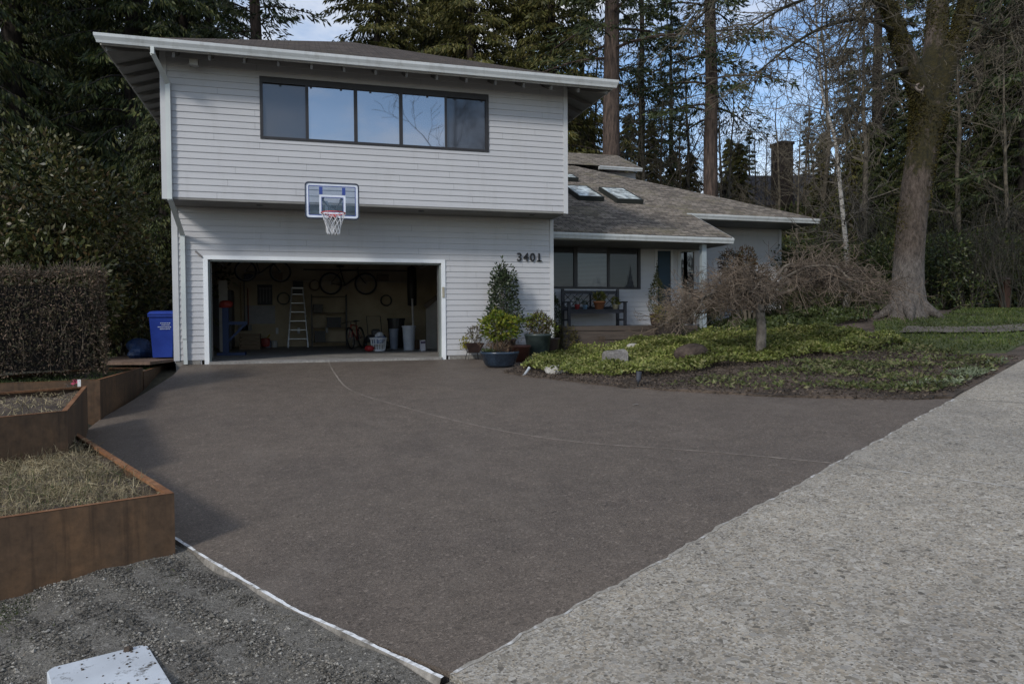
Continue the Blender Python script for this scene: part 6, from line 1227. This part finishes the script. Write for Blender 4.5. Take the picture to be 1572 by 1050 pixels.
tg = MB(); segs(tg, P0, P1, Q0, Q1, 3); build2('crown', [(tg, BARK_GD), (mb, M2('mossy dark limb', (.014, .013, .008), (.045, .04, .02), 6, .95))], mt)
# --- weeping japanese maple, leafless
WMB = M2('reddish grey twigs', (.05, .037, .027), (.165, .128, .096), 3, .9); LICH = M2('lichen grey branches', (.05, .04, .033), (.14, .12, .095), 8, .9)
jp = atG(1168, 547); JD = (jp-CV).dot(FD); jm = thing('weeping_maple', 'leafless weeping maple with a dense umbrella of reddish twigs in the bed', 'tree', tuple(jp))
MB().tube(smooth_line([tuple(p) for p in (jp-Vector((0, 0, .1)), atD(1168, 530, JD), atD(1169, 505, JD), atD(1167, 480, JD), atD(1166, 455, JD))], 4), list(np.linspace(.105, .08, 17)), 10).build('trunk', M2('pale maple bark', (.11, .095, .08), (.22, .19, .16), 6, .9, .6, .02, fine=20), jm, True)
P0, P1, Q0, Q1 = [], [], [], []; T0, T1, U0, U1 = [], [], [], []; rng = random.Random(91); lm = MB()
tops = []
for k in range(15):
    a = k*2.399+rng.uniform(-.2, .2); R = (2.05 if k % 3 else 1.25)*rng.uniform(.8, 1.15); zt = rng.uniform(.45, .85); sl = math.cos(a)*RT.x+math.sin(a)*RT.y; zt *= 1-.75*max(0, -sl)
    b = Vector(atD(1167, 458+rng.uniform(-10, 18), JD)); st = Vector((math.cos(a), math.sin(a), 0)); pts = []
    for s in np.linspace(0, 1, 8): pts.append(b+st*(R*s*(1 if s < .8 else .97))+Vector((rng.gauss(0, .05), rng.gauss(0, .05), zt*math.sin(min(1, s*1.35)*PI/2)*.8-.85*max(0, s-.55)**1.5*1.6*(1+.5*max(0, -sl))+rng.gauss(0, .03))))
    sl_ = smooth_line([tuple(p) for p in pts], 3); lm.tube(sl_, [.034*(1-.8*i/len(sl_))+.006 for i in range(len(sl_))], 6)
    for i in range(5, len(sl_)):
        for _ in range(2+(i % 2)):
            out = Vector((st.x+rng.gauss(0, .75), st.y+rng.gauss(0, .75), rng.gauss(.12, .30))); twigs(sl_[i], out, rng.uniform(.35, .85), .011, 1, 3, P0, P1, Q0, Q1, rng, .19, .06, 3, .0038)
zlim = [(-3, atD(1168, 515, JD).z), (-1.1, atD(1168, 512, JD).z), (-.7, atD(1168, 486, JD).z), (.8, atD(1168, 484, JD).z), (1.5, atD(1168, 500, JD).z), (3, atD(1168, 478, JD).z)]
ok = [k for k in range(len(P0)) if min(P0[k].z, P1[k].z) > np.interp((P1[k]-jp).dot(RT), [q[0] for q in zlim], [q[1] for q in zlim])]
P0, P1, Q0, Q1 = ([a[k] for k in ok] for a in (P0, P1, Q0, Q1))
mb = MB(); segs(mb, P0, P1, Q0, Q1, 3); build2('crown', [(mb, WMB), (lm, LICH)], jm)
# --- ground cover, weeds, leaf litter
GCM = leaf_mat('ground cover leaves', [(.075, .10, .02), (.155, .19, .042), (.235, .265, .07), (.33, .315, .125), (.10, .135, .03)], 1.0, .5, .3)
gc_poly = [g2(*p) for p in [(800, 572), (832, 553), (880, 543), (930, 537), (1000, 527), (1060, 519), (1130, 512), (1215, 510), (1300, 510), (1370, 521), (1395, 533), (1360, 542), (1290, 547), (1220, 553), (1160, 561), (1080, 573), (1000, 580), (930, 582), (850, 577)]]
xs = [p[0] for p in gc_poly]; ys = [p[1] for p in gc_poly]
def gc_h(x, y): return .05+.13*(.5+.5*math.sin(x*2.7+y*1.3)*math.sin(y*2.1-x))+.06*math.sin(x*7)*math.sin(y*6.1)
rng = np.random.default_rng(60)
def ground_leaves(name, poly, n, L, W, mat, seed, hf, keep=None, up=.5, kind='stuff'):
    rng = np.random.default_rng(seed); P_ = scatter_poly(poly, n, rng)
    if keep is not None: P_ = P_[np.array([keep(*p) > rng.uniform() for p in P_])]
    m = len(P_); z = np.array([zg(x, y)+bb(x, y)-.022+hf(x, y)*rng.uniform(.3, 1)**.5 for x, y in P_]); mb = MB()
    leaves(mb, np.stack([P_[:, 0], P_[:, 1], z], 1), rng.normal(size=(m, 3))*[1, 1, .4]+[0, 0, up], L*rng.uniform(.6, 1.4, m), W*rng.uniform(.6, 1.4, m), rng)
    return tag(mb.build(name, mat), kind=kind)
def far_h(x, y): return .05+.10*(.5+.5*math.sin(x*2.2+y*1.7)*math.sin(y*2.6-x*1.1))
def edge_fade(x, y): return ss(.25, .55, .5+.3*math.sin(x*5.3+y*2)*math.sin(y*4.1)+.25*math.sin(x*1.9-y*1.3)+.15)
ground_leaves('ground_cover', gc_poly, 70000, .062, .036, GCM, 61, gc_h, lambda x, y: .25+.75*edge_fade(x, y), .35)
ground_leaves('ivy', [(11.5, .3), (12.3, 1.6), (14.5, 3.0), (17, 3.3), (20.5, 4.5), (22, 2.5), (19.5, .6), (17.6, -.2), (16.2, -.6), (15.2, -1.6), (13.6, -1.9), (12.2, -1.0)], 26000, .10, .055, leaf_mat('ivy leaves', [(.022, .036, .010), (.05, .07, .02), (.085, .105, .032), (.04, .05, .018)], 1.2, .5, .2), 66, far_h, None, .4)
wd_poly = [g2(*p) for p in [(1000, 594), (1100, 583), (1250, 556), (1395, 530), (1480, 545), (1545, 560), (1500, 585), (1445, 608), (1250, 606), (1080, 600)]]
ground_leaves('bed_weeds', wd_poly, 10500, .07, .03, leaf_mat('sparse weeds', [(.05, .065, .02), (.09, .115, .035), (.14, .15, .06), (.16, .14, .08)], 2, .6, .25), 62, lambda x, y: .05, lambda x, y: ss(.45, .75, .5+.35*math.sin(x*2.1+y*1.1)*math.sin(y*1.7-x*.6)+.2*math.sin(x*5+y*3.1))+.13, .4)
ground_leaves('leaf_litter', [(x-.07, y-.06) for x, y in be2]+[cornerB, sw(tB+4, .05), g2(1470, 548), g2(1395, 534), g2(1215, 512), g2(1000, 528), (8.5, 0.0)], 24000, .045, .022, leaf_mat('dry leaf litter', [(.045, .033, .025), (.075, .056, .043), (.13, .10, .077), (.035, .027, .021)], 2, .8, .1), 63, lambda x, y: .025, None, .05)
pale = [g2(1380, 604), g2(1440, 610), g2(1500, 585), g2(1560, 556), g2(1500, 566), g2(1430, 590)]
ground_leaves('grey_weeds', pale, 2600, .06, .02, leaf_mat('grey green weeds', [(.14, .17, .10), (.22, .25, .17), (.09, .12, .05)], 2, .7, .2), 64, lambda x, y: .06, lambda x, y: ss(.3, .8, .5+.5*math.sin(x*4+y)*math.sin(y*3.3)), .5)
rng = np.random.default_rng(65); P_ = scatter_poly(lawn_poly, 16000, rng); P_ = P_[(P_[:, 0] < 24)]; m = len(P_); z = np.array([zg(x, y)+.055 for x, y in P_]); mb = MB()
leaves(mb, np.stack([P_[:, 0], P_[:, 1], z], 1), rng.normal(size=(m, 3))*[.7, .7, .2]+[0, 0, .7], .075*rng.uniform(.5, 1.3, m), .02, rng); tag(mb.build('lawn_grass', leaf_mat('lawn blades', [(.04, .065, .014), (.07, .10, .022), (.12, .13, .045)], .8, .6, .3)), kind='stuff')
# --- loose gravel, and crumbs scattered on the paving
PEB = leaf_mat('loose pebbles', [(.045, .042, .037), (.12, .112, .098), (.18, .166, .145), (.07, .066, .058), (.15, .136, .118), (.33, .315, .29), (.13, .11, .09)], 2, .9, 0)
def pebbles(name, P_, zf, smin, smax, mat, seed):
    rng = np.random.default_rng(seed); n = len(P_); s = smin+(smax-smin)*rng.uniform(0, 1, n)**4
    z = np.array([zf(x, y) for x, y in P_])+s*.25; base = np.array([[1, 0, 0], [-1, 0, 0], [0, 1, 0], [0, -1, 0], [0, 0, 1], [0, 0, -1.]]); V = base[None]*rng.uniform(.55, 1.15, (n, 6, 1)); a = rng.uniform(0, 6.28, n); ca, sa = np.cos(a), np.sin(a)
    V = V*np.stack([rng.uniform(.7, 1.3, n), rng.uniform(.6, 1, n), rng.uniform(.4, .8, n)], 1)[:, None]*s[:, None, None]
    X = V[..., 0]*ca[:, None]-V[..., 1]*sa[:, None]; Y = V[..., 0]*sa[:, None]+V[..., 1]*ca[:, None]; V = np.stack([X+P_[:, 0:1], Y+P_[:, 1:2], V[..., 2]+z[:, None]], 2)
    Fb = np.array([[0, 2, 4], [2, 1, 4], [1, 3, 4], [3, 0, 4], [2, 0, 5], [1, 2, 5], [3, 1, 5], [0, 3, 5]]); mb = MB(); mb.arr(V.reshape(-1, 3), (np.arange(n)*6)[:, None, None].repeat(8, 1).reshape(n*8, 1)+np.tile(Fb, (n, 1)))
    return tag(mb.build(name, mat), kind='stuff')
gp = [tuple(p) for p in ((x+.03, y+.0) for x, y in cl[6:])]+[(2.45, -13.3), (1.0, -13.6), (-.9, -12.6), (-1.0, -11.6), (.6, -10.95), (1.02, -10.78)]
gp = [(x-.05, y-.03) for x, y in cl[4:]]+gp[len(cl)-6:]
rng = np.random.default_rng(70); pebbles('loose_gravel', scatter_poly(gp, 42000, rng), lambda x, y: zg(x, y)-.065+gb(x, y), .005, .016, PEB, 71)
tag(grass('gravel_moss', [(-.9, -11.65), (1.0, -10.85), (1.3, -11.3), (.3, -12.0), (-.7, -12.3)], lambda x, y: zg(x, y)-.065+gb(x, y), 5200, .022, .005, GREENB, 72, .8, keep=lambda x, y: ss(.45, .8, .5+.5*math.sin(x*5+1)*math.sin(y*4.3))*ss(-.6, .1, -(x-.7))), kind='stuff')
dp = [g2(*p) for p in [(300, 600), (760, 600), (1380, 630), (900, 880), (690, 1010), (330, 830)]]
rng = np.random.default_rng(76); pebbles('gravel_stones', scatter_poly(gp, 260, rng), lambda x, y: zg(x, y)-.065+gb(x, y), .012, .030, PEB, 77)
rng = np.random.default_rng(73); pebbles('driveway_crumbs', scatter_poly(dp, 150, rng), lambda x, y: zg(x, y), .002, .008, PEB, 74)
for px, py, L, lb in ((970, 623, .13, 'pale dead leaf lying on the drive near the bed'), (365, 903, .05, 'x')):
    if lb == 'x': continue
    q = atG(px, py); mb = MB(); leaves(mb, [tuple(q+Vector((0, 0, .012)))], [(1, .3, .05)], L, .05, np.random.default_rng(1), flat=.95); tag(mb.build('dead_leaf', flat('dead leaf', (.30, .27, .24))), lb, 'leaf')
# ------------------------------------------------------------------ light, sky, camera
SV = Vector((-1.12, -.98, .92)).normalized(); el = math.asin(SV.z); az = math.atan2(SV.x, SV.y)
W = bpy.data.worlds.new('World'); scn.world = W; W.use_nodes = True; nt = W.node_tree; bg = nt.nodes['Background']
sk = N(nt, 'ShaderNodeTexSky', sky_type='NISHITA'); sk.sun_disc = False; sk.sun_elevation = el; sk.sun_rotation = az; sk.air_density = 1.0; sk.dust_density = .4; sk.ozone_density = 3.0
tc = N(nt, 'ShaderNodeTexCoord'); mp_ = N(nt, 'ShaderNodeMapping'); mp_.inputs['Scale'].default_value = (1, 1, 2.6); mp_.inputs['Location'].default_value = (.3, .1, .2); nt.links.new(tc.outputs['Generated'], mp_.inputs[0])
cn = noise(nt, mp_.outputs[0], 2.2, 7, .6); cf = ramp(nt, cn, [(.43, (0, 0, 0)), (.66, (.9, .9, .9))])
col = mixc(nt, cf, sk.outputs[0], (6.0, 6.05, 6.2)); nt.links.new(col, bg.inputs[0]); bg.inputs[1].default_value = .17
sun = bpy.data.lights.new('sun', 'SUN'); sun.energy = 2.35; sun.angle = math.radians(10); sun.color = (1, .95, .88); so = bpy.data.objects.new('sun', sun); COL.objects.link(so); so.rotation_euler = SV.to_track_quat('Z', 'Y').to_euler(); so.location = (-20, -20, 20)
cam = bpy.data.cameras.new('camera'); co = bpy.data.objects.new('camera', cam); COL.objects.link(co); cam.sensor_width = 36; cam.lens = F/1572*36; cam.clip_start = .05; cam.clip_end = 1500
M = Matrix(((RT.x, UP.x, -FD.x), (RT.y, UP.y, -FD.y), (RT.z, UP.z, -FD.z))).to_4x4(); M.translation = CV; co.matrix_world = M; scn.camera = co
scn.view_settings.view_transform = 'Standard'; scn.view_settings.look = 'None'; scn.view_settings.exposure = 0; scn.view_settings.gamma = 1
scn.cycles.max_bounces = 6; scn.cycles.transparent_max_bounces = 12; scn.cycles.use_denoising = True
